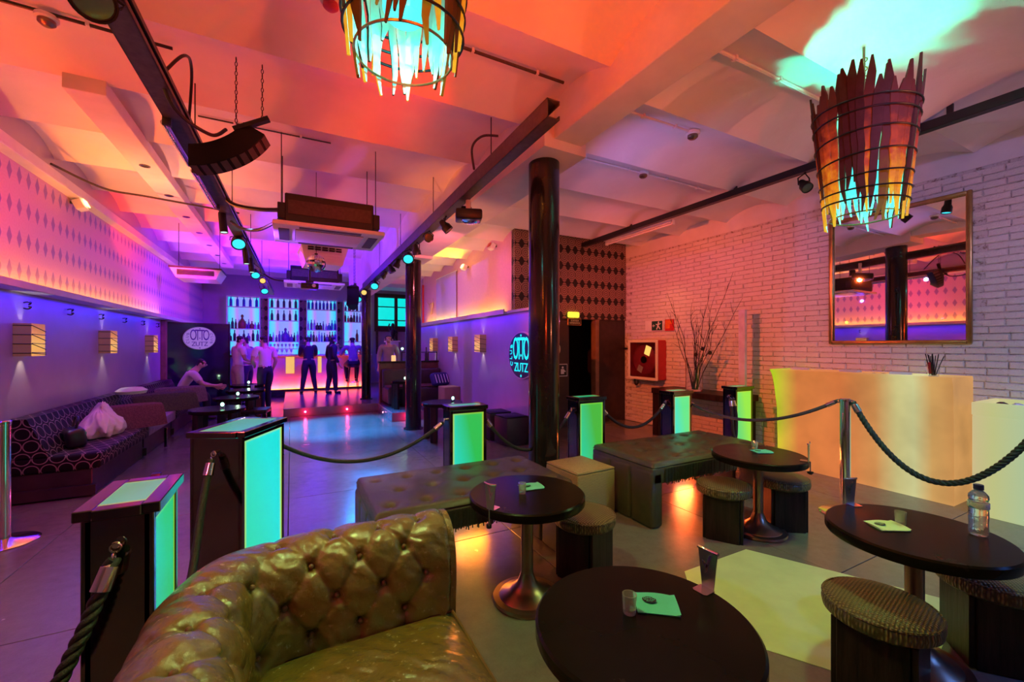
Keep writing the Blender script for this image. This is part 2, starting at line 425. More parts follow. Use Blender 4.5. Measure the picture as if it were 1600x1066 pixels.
M['hair'] = plain('dark_hair', (0.015, 0.01, 0.008), 0.6, var=0.3, scale=60)
M['shirtwhite'] = plain('off_white_shirt', (0.70, 0.58, 0.54), 0.8, var=0.06)
M['shirtgrey'] = plain('grey_shirt', (0.30, 0.26, 0.28), 0.8, var=0.1)
M['shirtdark'] = plain('black_top', (0.02, 0.016, 0.03), 0.8)
M['shirtviolet'] = plain('plum_shirt', (0.20, 0.12, 0.22), 0.8)
M['shorts'] = plain('beige_shorts', (0.50, 0.36, 0.24), 0.8, var=0.1)
M['jeans'] = plain('dark_denim', (0.02, 0.016, 0.035), 0.8)
M['shoe'] = plain('black_shoe', (0.015, 0.012, 0.014), 0.5)
M['eye'] = plain('eye_dark', (0.02, 0.02, 0.02), 0.2)
M['bagblack'] = plain('black_handbag_leather', (0.02, 0.015, 0.02), 0.3)
# glowing things
M['cyanlens'] = glow('cyan_lamp_lens', (0.03, 0.80, 0.9), 1.15)
M['amberlens'] = glow('amber_lamp_lens', (1.0, 0.55, 0.12), 1.3)
M['greenlens'] = glow('green_white_lens', (0.55, 1.0, 0.75), 1.4)
M['redled'] = glow('red_floor_led', (1.0, 0.25, 0.35), 8.0)
M['flame'] = glow('candle_glow', (0.35, 1.0, 0.6), 6.0)
M['amberled'] = glow('amber_led_strip', (1.0, 0.5, 0.06), 2.6)
M['redstrip'] = glow('warm_red_led_strip', (1.0, 0.42, 0.08), 3.0)
M['lampcyan'] = glow('overbright_lamp_core', (0.10, 1.0, 1.0), 1.0)
M['neon'] = glow('cyan_lit_letter', (0.0, 0.85, 0.95), 1.3)
M['windowcyan'] = glow('lit_cyan_window', (0.0, 0.80, 0.75), 1.0)
M['warmcandle'] = glow('warm_candle', (1.0, 0.5, 0.2), 1.2)
M['exitlamp'] = glow('emergency_lamp', (0.9, 0.75, 0.05), 1.4)
M['warmwash'] = glow('warm_fixture_lens', (1.0, 0.8, 0.25), 4.0)
M['whitewash'] = glow('white_fixture_lens', (0.85, 0.7, 1.0), 4.0)
M['barpanelamber'] = glow('amber_bar_panel', (1.0, 0.55, 0.15), 0.9)


def lit_panel(name, c1, c2, rim, strength, axis='X'):
    t = NT(name)
    g = t.sep(t.coord('Generated'))
    ex, ez = (g[0], g[2]) if axis == 'X' else (g[1], g[2])
    if axis == 'T':
        ex, ez = g[0], g[1]
    dx = t.math('MINIMUM', ex, t.math('SUBTRACT', 1.0, ex))
    dz = t.math('MINIMUM', ez, t.math('SUBTRACT', 1.0, ez))
    e = t.math('MINIMUM', dx, t.math('MULTIPLY', dz, 2.2))
    f = t.math('MULTIPLY', t.math('ADD', t.math('MULTIPLY', ex, 0.75), t.math('MULTIPLY', ez, 0.45)), 0.95)
    c = t.ramp(f, [(0.0, c1), (0.42, tuple((a + b) / 2 for a, b in zip(c1, c2))), (0.75, c2), (1.0, c2)])
    rimf = t.ramp(e, [(0.0, (1, 1, 1)), (0.07, (0, 0, 0))])
    c = t.mix(rimf, c, rim)
    t.set(color=(0.05, 0.05, 0.05), rough=0.25, emit=c, strength=strength)
    return t.m


M['litX'] = lit_panel('backlit_green_panel', (0.0, 0.74, 0.72), (0.01, 0.50, 0.08), (0.50, 0.62, 0.02), 1.0)
M['litXd'] = lit_panel('backlit_leaf_green_panel', (0.0, 0.66, 0.40), (0.05, 0.46, 0.04), (0.30, 0.72, 0.03), 1.0)
M['litXy'] = lit_panel('backlit_lime_panel', (0.02, 0.60, 0.22), (0.28, 0.78, 0.06), (0.55, 0.62, 0.02), 1.0)
M['litXc'] = lit_panel('backlit_cyan_panel', (0.02, 0.70, 0.38), (0.0, 0.76, 0.74), (0.55, 0.75, 0.02), 1.0)
M['litXe'] = lit_panel('backlit_aqua_panel', (0.0, 0.72, 0.72), (0.10, 0.80, 0.25), (0.60, 0.50, 0.05), 1.0)
M['litXg'] = lit_panel('backlit_emerald_panel', (0.0, 0.52, 0.33), (0.0, 0.48, 0.09), (0.35, 0.62, 0.02), 1.0)
M['litTop'] = lit_panel('backlit_top_panel', (0.0, 0.46, 0.30), (0.0, 0.40, 0.12), (0.35, 0.45, 0.02), 0.8, 'T')

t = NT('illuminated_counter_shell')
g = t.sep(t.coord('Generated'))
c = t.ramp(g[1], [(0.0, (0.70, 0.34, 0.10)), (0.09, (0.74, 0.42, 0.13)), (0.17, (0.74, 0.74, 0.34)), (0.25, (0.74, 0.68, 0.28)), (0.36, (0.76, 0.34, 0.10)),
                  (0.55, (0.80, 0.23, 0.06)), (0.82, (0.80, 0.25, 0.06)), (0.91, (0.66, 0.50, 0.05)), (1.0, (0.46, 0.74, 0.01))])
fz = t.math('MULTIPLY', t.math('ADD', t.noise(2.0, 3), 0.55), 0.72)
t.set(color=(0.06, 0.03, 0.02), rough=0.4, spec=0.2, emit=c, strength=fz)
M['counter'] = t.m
t = NT('illuminated_counter_shell_pale')
g = t.sep(t.coord('Generated'))
c = t.ramp(g[1], [(0.0, (0.20, 0.36, 0.46)), (0.55, (0.38, 0.55, 0.34)), (0.85, (0.52, 0.54, 0.22)), (1.0, (0.60, 0.50, 0.25))])
t.set(color=(0.04, 0.04, 0.04), rough=0.4, spec=0.2, emit=c, strength=0.95)
M['counterpale'] = t.m

t = NT('backlit_bottle_wall')
g = t.sep(t.coord('Generated'))
w = t.math('ADD', g[0], t.math('MULTIPLY', t.math('SUBTRACT', t.noise(1.2, 2), 0.5), 0.12))
c = t.ramp(w, [(0.0, (0.0, 0.62, 0.95)), (0.16, (0.10, 0.62, 1.0)), (0.27, (0.42, 0.22, 0.9)), (0.36, (0.20, 0.32, 0.95)),
               (0.62, (0.22, 0.34, 0.95)), (0.72, (0.45, 0.22, 0.9)), (0.84, (0.12, 0.62, 1.0)), (1.0, (0.0, 0.62, 0.92))])
t.set(color=(0.1, 0.1, 0.12), rough=0.3, emit=c, strength=1.0)
M['backbar'] = t.m
t = NT('backlit_wave_panel')
g = t.sep(t.coord('Generated'))
yy = t.math('SUBTRACT', g[2], t.math('ADD', 0.42, t.math('MULTIPLY', t.math('POWER', t.math('SUBTRACT', g[0], 0.6), 2.0), 0.35)))
c = t.ramp(t.math('ADD', t.math('MULTIPLY', yy, 3.0), 0.5), [(0.0, (0.28, 0.0, 0.9)), (0.45, (0.36, 0.05, 0.85)), (0.55, (0.0, 0.62, 0.85)), (1.0, (0.0, 0.75, 0.85))])
t.set(color=(0.1, 0.1, 0.12), emit=c, strength=1.0, rough=0.3)
M['wavepanel'] = t.m

t = NT('parchment_shade')
g = t.sep(t.coord('Generated'))
c = t.ramp(g[2], [(0.0, (0.85, 0.36, 0.05)), (0.35, (0.95, 0.52, 0.09)), (0.7, (0.70, 0.26, 0.05)), (1.0, (0.42, 0.12, 0.04))])
t.set(color=(0.3, 0.2, 0.12), rough=0.6, emit=c, strength=t.math('ADD', 0.60, t.math('MULTIPLY', t.noise(9, 3), 0.5)))
M['shade'] = t.m
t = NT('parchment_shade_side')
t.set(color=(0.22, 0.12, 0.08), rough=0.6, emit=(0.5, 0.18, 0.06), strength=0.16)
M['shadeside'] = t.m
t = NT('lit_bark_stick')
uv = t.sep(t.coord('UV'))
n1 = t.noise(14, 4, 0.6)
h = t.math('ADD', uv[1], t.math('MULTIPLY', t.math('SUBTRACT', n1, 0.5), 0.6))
c = t.ramp(h, [(0.02, (1.0, 0.62, 0.03)), (0.20, (0.95, 0.30, 0.01)), (0.42, (0.55, 0.05, 0.01)), (0.66, (0.10, 0.008, 0.006)), (1.0, (0.01, 0.002, 0.002))])  # lamplight through the strips painted as emission, strongest towards the foot
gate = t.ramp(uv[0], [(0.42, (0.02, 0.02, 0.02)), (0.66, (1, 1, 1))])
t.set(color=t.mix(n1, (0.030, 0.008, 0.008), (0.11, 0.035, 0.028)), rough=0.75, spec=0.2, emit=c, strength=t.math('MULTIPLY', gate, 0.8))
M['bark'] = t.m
M['skull'] = M['bone']
for nm, col in [('blue', (0.02, 0.06, 0.45)), ('dark', (0.02, 0.01, 0.04)), ('clear', (0.45, 0.5, 0.8)), ('amber', (0.25, 0.07, 0.05)), ('red', (0.35, 0.03, 0.10)), ('violet', (0.16, 0.08, 0.40)), ('teal', (0.05, 0.30, 0.55))]:
    tt = NT('bottle_glass_' + nm)
    tt.set(color=col, rough=0.12, spec=0.6, coat=0.3)
    M['b_' + nm] = tt.m

# ---------------------------------------------------------------- geometry helpers
class MB:
    """collects shapes into one bmesh; faces carry a material slot"""
    def __init__(s):
        s.b = bmesh.new()
        s.uvset = {}

    def _add(s, bm, mat, slot):
        vs = [s.b.verts.new(mat @ v.co) for v in bm.verts]
        bm.verts.index_update()
        for f in bm.faces:
            try:
                nf = s.b.faces.new([vs[v.index] for v in f.verts])
                nf.material_index = slot
            except ValueError:
                pass
        bm.free()
        return s

    def obox(s, c, size, rot=(0, 0, 0), bev=0.0, seg=2, slot=0):
        bm = bmesh.new()
        bmesh.ops.create_cube(bm, size=1.0)
        bmesh.ops.scale(bm, vec=size, verts=bm.verts)
        if bev > 0:
            bmesh.ops.bevel(bm, geom=list(bm.edges), offset=bev, segments=seg, profile=0.5, affect='EDGES')
        m = rot if isinstance(rot, Matrix) else Euler(rot).to_matrix().to_4x4()
        return s._add(bm, Matrix.Translation(c) @ m, slot)

    def box(s, x0, x1, y0, y1, z0, z1, bev=0.0, seg=2, slot=0):
        return s.obox(((x0 + x1) / 2, (y0 + y1) / 2, (z0 + z1) / 2), (abs(x1 - x0), abs(y1 - y0), abs(z1 - z0)), (0, 0, 0), bev, seg, slot)

    def quad(s, pts, slot=0):
        f = s.b.faces.new([s.b.verts.new(p) for p in pts])
        f.material_index = slot
        return s

    def hexa(s, p, slot=0):
        """8 corner points: bottom 0-3 (counter-clockwise from above), top 4-7"""
        v = [s.b.verts.new(q) for q in p]
        for a in ((3, 2, 1, 0), (4, 5, 6, 7), (0, 1, 5, 4), (1, 2, 6, 5), (2, 3, 7, 6), (3, 0, 4, 7)):
            f = s.b.faces.new([v[i] for i in a])
            f.material_index = slot
        return s

    def prism(s, pts, z0, z1, slot=0, mat=None):
        mat = mat or Matrix()
        a = [s.b.verts.new(mat @ Vector((x, y, z0))) for x, y in pts]
        b = [s.b.verts.new(mat @ Vector((x, y, z1))) for x, y in pts]
        n = len(pts)
        fs = [s.b.faces.new(a[::-1]), s.b.faces.new(b)]
        for i in range(n):
            fs.append(s.b.faces.new((a[i], a[(i + 1) % n], b[(i + 1) % n], b[i])))
        for f in fs:
            f.material_index = slot
        return s

    def cyl(s, p0, p1, r0, r1=None, n=16, slot=0, cap=True):
        r1 = r0 if r1 is None else r1
        return s.tube([p0, p1], [r0, r1], n, slot, cap)

    def tube(s, pts, r, n=8, slot=0, cap=True, closed=False):
        pts = [Vector(p) for p in pts]
        k = len(pts)
        rs = r if isinstance(r, (list, tuple)) else [r] * k
        rings = []
        prev = None
        for i, p in enumerate(pts):
            if closed:
                t = (pts[(i + 1) % k] - pts[i - 1]).normalized()
            else:
                t = (pts[min(i + 1, k - 1)] - pts[max(i - 1, 0)]).normalized()
            if prev is None:
                up = Vector((0, 0, 1)) if abs(t.z) < 0.95 else Vector((1, 0, 0))
                u = t.cross(up).normalized()
            else:
                u = (prev - t * prev.dot(t))
                u = u.normalized() if u.length > 1e-6 else t.orthogonal().normalized()
            prev = u
            w = t.cross(u)
            rings.append([s.b.verts.new(p + (u * math.cos(2 * math.pi * j / n) + w * math.sin(2 * math.pi * j / n)) * rs[i]) for j in range(n)])
        m = k if closed else k - 1
        for i in range(m):
            a, b = rings[i], rings[(i + 1) % k]
            for j in range(n):
                f = s.b.faces.new((a[j], a[(j + 1) % n], b[(j + 1) % n], b[j]))
                f.material_index = slot
        if cap and not closed:
            for ring in (rings[0], rings[-1]):
                f = s.b.faces.new(ring)
                f.material_index = slot
        return s

    def torus(s, c, R_, r, n=24, m=8, axis='Z', slot=0, sx=1.0, sy=1.0):
        pts = []
        for i in range(n):
            a = 2 * math.pi * i / n
            x, y = R_ * math.cos(a) * sx, R_ * math.sin(a) * sy
            d = {'Z': (x, y, 0), 'X': (0, x, y), 'Y': (x, 0, y)}[axis]
            pts.append(Vector(c) + Vector(d))
        return s.tube(pts, r, m, slot, closed=True)

    def lathe(s, prof, c=(0, 0, 0), n=32, slot=0, mat=None, sx=1.0, sy=1.0):
        """profile of (radius, height); ends close when the radius is 0 or get a cap"""
        mat = mat or Matrix()
        c = Vector(c)
        rings = []
        for r, z in prof:
            if r < 1e-6:
                rings.append([s.b.verts.new(mat @ (c + Vector((0, 0, z))))])
            else:
                rings.append([s.b.verts.new(mat @ (c + Vector((r * sx * math.cos(2 * math.pi * j / n), r * sy * math.sin(2 * math.pi * j / n), z)))) for j in range(n)])
        for a, b in zip(rings, rings[1:]):
            for j in range(n):
                k = (j + 1) % n
                if len(a) == 1 and len(b) == 1:
                    continue
                if len(a) == 1:
                    f = s.b.faces.new((a[0], b[j], b[k]))
                elif len(b) == 1:
                    f = s.b.faces.new((a[j], a[k], b[0]))
                else:
                    f = s.b.faces.new((a[j], a[k], b[k], b[j]))
                f.material_index = slot
        for ring in (rings[0], rings[-1]):
            if len(ring) > 2:
                f = s.b.faces.new(ring)
                f.material_index = slot
        return s

    def sphere(s, c, r, n=16, m=10, slot=0, sc=(1, 1, 1), mat=None):
        prof = []
        for i in range(m + 1):
            a = math.pi * i / m
            prof.append((math.sin(a) if 0 < i < m else 0.0, -math.cos(a)))
        mt = Matrix.Translation(c) @ (mat or Matrix()) @ Matrix.Diagonal((r * sc[0], r * sc[1], r * sc[2], 1))
        return s.lathe(prof, (0, 0, 0), n, slot, mt)

    def grid(s, fn, nu, nv, slot=0, closeu=False, uv=False):
        vs = [[s.b.verts.new(fn(i / (nu if closeu else nu - 1), j / (nv - 1))) for j in range(nv)] for i in range(nu)]
        for i in range(nu if closeu else nu - 1):
            for j in range(nv - 1):
                k = (i + 1) % nu
                f = s.b.faces.new((vs[i][j], vs[k][j], vs[k][j + 1], vs[i][j + 1]))
                f.material_index = slot
        return s

    def build(s, name, mats, parent=None, smooth=40, loc=None, weld=0.0, fixn=True):
        if weld:
            bmesh.ops.remove_doubles(s.b, verts=s.b.verts, dist=weld)
        if fixn:
            bmesh.ops.recalc_face_normals(s.b, faces=s.b.faces)
        uvl = s.b.loops.layers.uv.new('UVMap')
        for f in s.b.faces:
            n = f.normal
            ax = max(range(3), key=lambda i: abs(n[i]))
            for l in f.loops:
                co = l.vert.co
                l[uvl].uv = ((co.y, co.z) if ax == 0 else (co.x, co.z) if ax == 1 else (co.x, co.y))
        me = bpy.data.meshes.new(name)
        s.b.to_mesh(me)
        s.b.free()
        for m in (mats if isinstance(mats, (list, tuple)) else [mats]):
            me.materials.append(m)
        if smooth:
            me.polygons.foreach_set('use_smooth', [True] * len(me.polygons))
            me.set_sharp_from_angle(angle=R(smooth))
        return link(name, me, parent, loc)


def link(name, me, parent=None, loc=None, rot=None):
    o = bpy.data.objects.new(name, me)
    COL.objects.link(o)
    if parent is not None:
        o.parent = parent
    if loc is not None:
        o.location = loc
    if rot is not None:
        o.rotation_euler = rot
    return o


def tag(o, label, cat, group=None, kind=None):
    o['label'] = label
    o['category'] = cat
    if group:
        o['group'] = group
    if kind:
        o['kind'] = kind
    return o


def thing(name, label, cat, loc=(0, 0, 0), rz=0.0, group=None):
    o = link(name, None, None, loc, (0, 0, rz))
    o.empty_display_size = 0.1
    return tag(o, label, cat, group)


def struct(o):
    o['kind'] = 'structure'
    return o


def dup(root, loc=None, rz=None, label=None, group=None):
    r = root.copy()
    COL.objects.link(r)
    if loc is not None:
        r.location = loc
    if rz is not None:
        r.rotation_euler = (0, 0, rz)
    if label:
        r['label'] = label
    if group:
        r['group'] = group

    def rec(src, dst):
        for ch in list(src.children):
            c = ch.copy()
            COL.objects.link(c)
            c.parent = dst
            rec(ch, c)
    rec(root, r)
    return r


def text_mesh(txt, size, depth, xs=1.0):
    cu = bpy.data.curves.new('letters', 'FONT')
    cu.body = txt
    cu.size = size
    cu.extrude = depth
    cu.align_x = 'CENTER'
    cu.align_y = 'CENTER'
    cu.resolution_u = 3
    ob = bpy.data.objects.new('letters', cu)
    COL.objects.link(ob)
    bpy.context.view_layer.update()
    me = bpy.data.meshes.new_from_object(ob.evaluated_get(bpy.context.evaluated_depsgraph_get()))
    bpy.data.objects.remove(ob)
    if xs != 1.0:
        me.transform(Matrix.Diagonal((xs, 1, 1, 1)))
    return me


def text(name, txt, size, depth, mat, parent, mtx, xs=1.0):
    me = text_mesh(txt, size, depth, xs)
    me.transform(mtx)
    me.materials.clear()
    me.materials.append(mat)
    return link(name, me, parent)


def sag(p0, p1, drop, n=24):
    p0, p1 = Vector(p0), Vector(p1)
    return [p0.lerp(p1, i / n) - Vector((0, 0, drop * 4 * (i / n) * (1 - i / n))) for i in range(n + 1)]


def catmull(pts, per=8):
    pts = [Vector(p) for p in pts]
    out = []
    P = [pts[0]] + pts + [pts[-1]]
    for i in range(1, len(P) - 2):
        a, b, c, d = P[i - 1], P[i], P[i + 1], P[i + 2]
        for k in range(per):
            t = k / per
            out.append(0.5 * ((2 * b) + (c - a) * t + (2 * a - 5 * b + 4 * c - d) * t * t + (3 * b - a - 3 * c + d) * t ** 3))
    out.append(pts[-1])
    return out

# ================================================================ THE SETTING
LW, RW, PW = -2.36, 6.0, 3.45          # left wall, brick wall, pale partition wall (x)
YF, YB, YA = -2.6, 15.5, 6.47          # wall behind the viewer, wall behind the bar, partition with dark wallpaper (y)
# floor: a dark base with concrete slabs lying on it
floor = struct(MB().box(LW - .1, RW + .1, YF, YB, -0.10, -0.02).build('floor', M['joint'], smooth=0))
xs = [LW] + [1.58 + 1.6 * k for k in range(-2, 3)] + [RW]
ys = [YF] + [3.05 + 1.6 * k for k in range(-3, 8)] + [YB]
for x0, x1 in zip(xs, xs[1:]):
    for y0, y1 in zip(ys, ys[1:]):
        if y0 > 6.9 and x0 > 3.4:
            continue
        MB().box(x0 + .003, x1 - .003, y0 + .003, y1 - .003, -0.03, 0.0, 0.0015, 1).build('slab', M['floor'], floor, 0)


def vault(name, x0, x1, c0, pitch, kk, zc, rise):
    b = MB()
    n = 12
    ring = []
    for k in range(*kk):
        for i in range(n + (1 if k == kk[1] - 1 else 0)):
            t = i / n
            y = c0 + pitch * (k + t)
            z = zc + rise * (1 - (2 * t - 1) ** 2)
            ring.append((y, z, i))
    rows = []
    for y, z, i in ring:
        rows.append([b.b.verts.new((x0, y, z)), b.b.verts.new((x1, y, z)), b.b.verts.new((x1, y, 4.3)), b.b.verts.new((x0, y, 4.3))])
    for a, c in zip(rows, rows[1:]):
        for j in range(4):
            b.b.faces.new((a[j], a[(j + 1) % 4], c[(j + 1) % 4], c[j]))
    b.b.faces.new(rows[0])
    b.b.faces.new(rows[-1])
    return struct(b.build(name, M['ceiling'], smooth=24))


vault('ceiling', LW - .1, 2.25, 3.5, 1.035, (-6, 12), 3.60, 0.15)
vault('ceiling', 2.25, RW + .1, 6.04, 0.895, (-10, 11), 3.41, 0.13)

# left wall with cornice, wallpaper and shelf
wl = struct(MB().box(LW - .2, LW, YF, YB, 0, 4.2).build('wall_left', M['lowwall'], smooth=0))
MB().box(LW, LW + .012, YF, YB, 2.08, 3.30).build('wallpaper', M['wallpaper'], wl, 0)
b = MB()
b.box(LW, LW + .10, YF, 13.2, 3.275, 3.41, .006, 1)
b.box(LW, LW + .13, YF, 13.2, 3.268, 3.300, .006, 1)
struct(b.build('trim_1', M['beam'], smooth=0))
struct(MB().box(LW, LW + .20, YF, 13.8, 2.022, 2.05, .006, 1).box(LW + .185, LW + .205, YF, 13.8, 2.02, 2.088, .004, 1).build('trim_2', M['shelf'], smooth=0))
tag(MB().box(LW + .05, LW + .08, YF, 11.0, 2.05, 2.062).build('led_strip', M['amberled'], smooth=0),
    'warm yellow light strip lying on the long shelf of the patterned wall', 'light strip')
# door post at the end of the grey wall
struct(MB().box(LW, LW + .09, 10.95, 11.07, 0, 2.02, .01).build('trim_3', M['jamb'], smooth=0))

# wall behind the viewer and wall behind the bar
struct(MB().box(LW, RW, YF - .2, YF, 0, 4.2).build('wall_front', M['plaster'], smooth=0))
struct(MB().box(LW, 4.4, YB, YB + .2, 0, 4.2).build('wall_back', M['lowwall'], smooth=0))
# pale partition wall behind the column and lower wall before it
struct(MB().box(PW, PW + .15, YA + .06, 12.3, 1.9, 4.2).build('wall_right', M['pinkwall'], smooth=0))
struct(MB().box(3.2, PW, 5.15, 12.3, 0, 2.03).build('wall_low', M['lowwall'], smooth=0))
b = MB()
b.box(3.10, PW + .02, 6.2, 12.3, 2.03, 2.065, .006, 1)
b.box(3.095, 3.12, 6.2, 12.3, 2.02, 2.10, .004, 1)
b.box(3.16, PW + .02, 5.13, 6.2, 2.03, 2.075, .006, 1)
struct(b.build('trim_4', M['shelf'], smooth=0))
tag(MB().box(3.30, 3.33, 6.75, 12.0, 2.066, 2.078).build('led_strip', M['amberled'], smooth=0),
    'short warm light strip lying on the shelf below the plain white banner', 'light strip')

# partition with dark wallpaper, doorway below it
wa = struct(MB().box(PW, RW, YA, YA + .12, 2.0, 4.2).build('wall_end', M['argyle'], smooth=0))
struct(MB().box(PW, 4.62, YA + .03, YA + .12, 0, 2.0).box(5.30, RW, YA + .03, YA + .12, 0, 2.0).build('wall_end_lower', M['darkwall'], smooth=0))
b = MB()
b.box(PW + .15, RW, 8.4, 8.5, 0, 3.9)
b.box(RW - .05, RW, YA + .12, 8.4, 0, 3.9)
b.box(PW + .15, RW, YA + .12, 8.4, 2.6, 2.7)
struct(b.build('wall_corridor', M['darkwall'], smooth=0))
d = struct(MB().box(5.22, 5.31, YA - .01, YA + .13, 0, 2.0, .008).build('door_1', M['jamb'], smooth=0))
# door leaf standing open, with a porthole
leaf = thing('door_leaf', 'open dark door with a round steel porthole and a small white pictogram plate', 'door', (4.12, YA - .0, 0))
MB().box(-.42, .44, -.02, .025, 0.02, 1.96, .006).build('panel', M['darkwall'], leaf, 0)
MB().torus((.10, -.03, 1.43), .145, .02, 32, 8, 'Y').build('porthole_ring', M['chrome'], leaf)
MB().cyl((.10, -.022, 1.43), (.10, -.03, 1.43), .14, n=32).build('pane', M['gunmetal'], leaf)
pl = MB().box(.20, .42, -.035, -.022, 0.93, 1.16, .004).build('plate', M['white'], leaf, 0)
b = MB().box(.215, .405, -.038, -.035, .945, 1.145)
b.build('plate_ground', M['ink'], pl, 0)
b = MB()
b.sphere((.31, -.040, 1.095), .022, 12, 8, sc=(1, .15, 1))
b.obox((.305, -.0395, 1.02), (.07, .004, .09))
b.obox((.35, -.0395, 1.03), (.05, .004, .022), (0, R(30), 0))
b.build('pictogram', M['white'], pl)
tag(MB().box(4.83, 4.95, 8.37, 8.40, .4, 1.9).build('curtain_panel', plain('deep_blue_cloth', (0.02, 0.02, 0.45), .7), smooth=0),
    'deep blue strip of cloth hanging in the dark corridor behind the doorway', 'curtain')
for k, zz in enumerate((1.62, 1.20)):
    p = MB().box(5.02, 5.16, 8.36, 8.395, zz, zz + .17, .003).build('notice', M['gunmetal'], smooth=0)
    tag(p, ('upper' if k == 0 else 'lower') + ' small grey notice on the dark corridor wall seen through the doorway', 'notice', 'corridor notices')
tag(MB().sphere((4.98, 8.33, 1.46), .03, 12, 8).build('indicator_lamp', M['amberlens']),
    'tiny amber indicator light glowing in the dark corridor', 'light')

# brick wall: mortar bed, individual bricks, plaster band above
wr = struct(MB().box(RW + .004, RW + .2, YF, YA + .1, 0, 3.27).build('wall_brick', M['mortar'], smooth=0))
struct(MB().box(RW - .004, RW + .2, YF, YA + .1, 3.255, 4.2).build('wall_brick_upper', M['plaster'], smooth=0))
CH, BL = 0.0672, 0.292
brng = random.Random(3)


def brick_bm(l, h):
    bm = bmesh.new()
    d, e = .012, .0065
    j = lambda s: brng.uniform(-s, s)
    back = [(0.02, -l / 2, -h / 2), (0.02, l / 2, -h / 2), (0.02, l / 2, h / 2), (0.02, -l / 2, h / 2)]
    mid = [(0.0 - d + .009, y + j(.002), z + j(.0012)) for _, y, z in back]
    fr = [(-d + j(.002), y - math.copysign(e, y) + j(.004), z - math.copysign(e, z) + j(.002)) for _, y, z in back]
    vb, vm, vf = [[bm.verts.new(p) for p in q] for q in (back, mid, fr)]
    for a, c in ((vb, vm), (vm, vf)):
        for i in range(4):
            bm.faces.new((a[i], a[(i + 1) % 4], c[(i + 1) % 4], c[i]))
    bm.faces.new(vf)
    bmesh.ops.recalc_face_normals(bm, faces=bm.faces)
    return bm


protos = []
for k in range(8):
    bm = brick_bm(BL - .009, CH - .0062)
    me = bpy.data.meshes.new('brick')
    bm.to_mesh(me)
    bm.free()
    me.materials.append(M['brick'])
    protos.append(me)
cells = []
for r_ in range(48):
    zc = .002 + CH * (r_ + .5)
    if zc + CH / 2 > 3.256:
        break
    off = (r_ % 2) * BL / 2 + brng.uniform(-.02, .02)
    for c_ in range(32):
        yc = YF + off + BL * (c_ + .5)
        if yc > YA - .1:
            continue
        hidden = 1.62 < yc < 2.77 and 1.60 < zc < 2.96
        if hidden:
            continue
        vis = yc > .75
        D = RW * .4648 + yc * .8854
        cells.append((0 if vis else 1, D + (3.0 if zc < 1.05 and yc < 3.2 else 0), yc, zc))
cells.sort()
rest = MB()
for i, (_, _, yc, zc) in enumerate(cells):
    if i < 300:
        o = link('brick', protos[i % 8], wr, (RW + brng.uniform(-.004, .003), yc, zc + brng.uniform(-.001, .001)), (brng.uniform(-.012, .012), brng.uniform(-.06, .06), brng.uniform(-.018, .018)))
    else:
        bm = brick_bm(BL - .009, CH - .0062)
        rest._add(bm, Matrix.Translation((RW + brng.uniform(-.004, .003), yc, zc)) @ Euler((brng.uniform(-.012, .012), brng.uniform(-.06, .06), brng.uniform(-.018, .018))).to_matrix().to_4x4(), 0)
rest.build('brick_courses', M['brick'], wr, 0)['kind'] = 'stuff'

# concrete beam (near part) and deeper beam over the columns, sloping a little
struct(MB().box(2.13, 2.45, YF, 3.25, 3.39, 4.2, .01).build('beam_near', M['beam'], smooth=0))
b = MB()
b.hexa([(2.02, 3.22, 3.30), (2.50, 3.24, 3.30), (1.86, 12.2, 2.80), (1.40, 12.2, 2.80), (2.02, 3.22, 4.2), (2.50, 3.24, 4.2), (1.86, 12.2, 4.2), (1.40, 12.2, 4.2)])
struct(b.build('beam_far', M['beam'], smooth=0))
struct(MB().box(2.26, 2.36, 2.3, 2.305, 3.7, 3.8).build('trim_5', M['gunmetal'], smooth=0))


def column(x, y, z0, z1, r, label):
    t = thing('column', label, 'column', (x, y, z0))
    MB().lathe([(r, 0), (r, z1 - z0)], n=48).build('shaft', M['column'], t)
    MB().lathe([(r + .035, 0), (r + .035, .02), (r + .006, .03)], n=48).build('base_ring', M['column'], t)
    return t


column(2.21, 3.53, 0, 3.31, .152, 'tall glossy black round column rising behind the straw cube seat')
column(1.955, 7.55, 0, 3.04, .138, 'slimmer glossy black round column standing at the corner of the raised floor')
column(1.65, 10.9, .18, 2.86, .112, 'thin dark column standing at the end of the lit bar')
struct(MB().box(1.62, 2.22, 7.25, 7.85, 3.03, 3.2, .006).build('trim_6', M['beam'], smooth=0))

# raised stage and side platform
struct(MB().box(-.14, 3.2, 9.95, YB, 0, .18, .008).build('stage', M['stage'], smooth=0))
struct(MB().box(1.75, 3.2, 8.4, 9.95, 0, .18, .008).build('stage_side', M['stage'], smooth=0))
for i, (x, y, ax) in enumerate([(.27, 9.94, 'Y'), (1.10, 9.94, 'Y'), (1.74, 9.15, 'X'), (2.05, 8.39, 'Y'), (-1.25, 5.6, 'Y')]):
    lab = ['small red floor light in the stage step, nearest the standing tables', 'small red floor light in the stage step, in front of the bar stool',
           'small red floor light in the side face of the raised platform', 'small red floor light in the platform front beside the slimmer column',
           'small red floor light glowing low beside the patterned sofa'][i]
    t = thing('step_light', lab, 'light', (x, y, .09), 0 if ax == 'Y' else R(-90))
    MB().cyl((0, .0, 0), (0, -.014, 0), .028, .024, n=16).build('bezel', M['chrome'], t)
    MB().sphere((0, -.014, 0), .016, 12, 8).build('led', M['redled'], t)
tag(MB().box(-1.29, -1.21, 5.61, 5.69, 0, .16, .004).build('light_post', M['gunmetal'], smooth=0), 'short dark post carrying a red floor light by the patterned sofa', 'post')

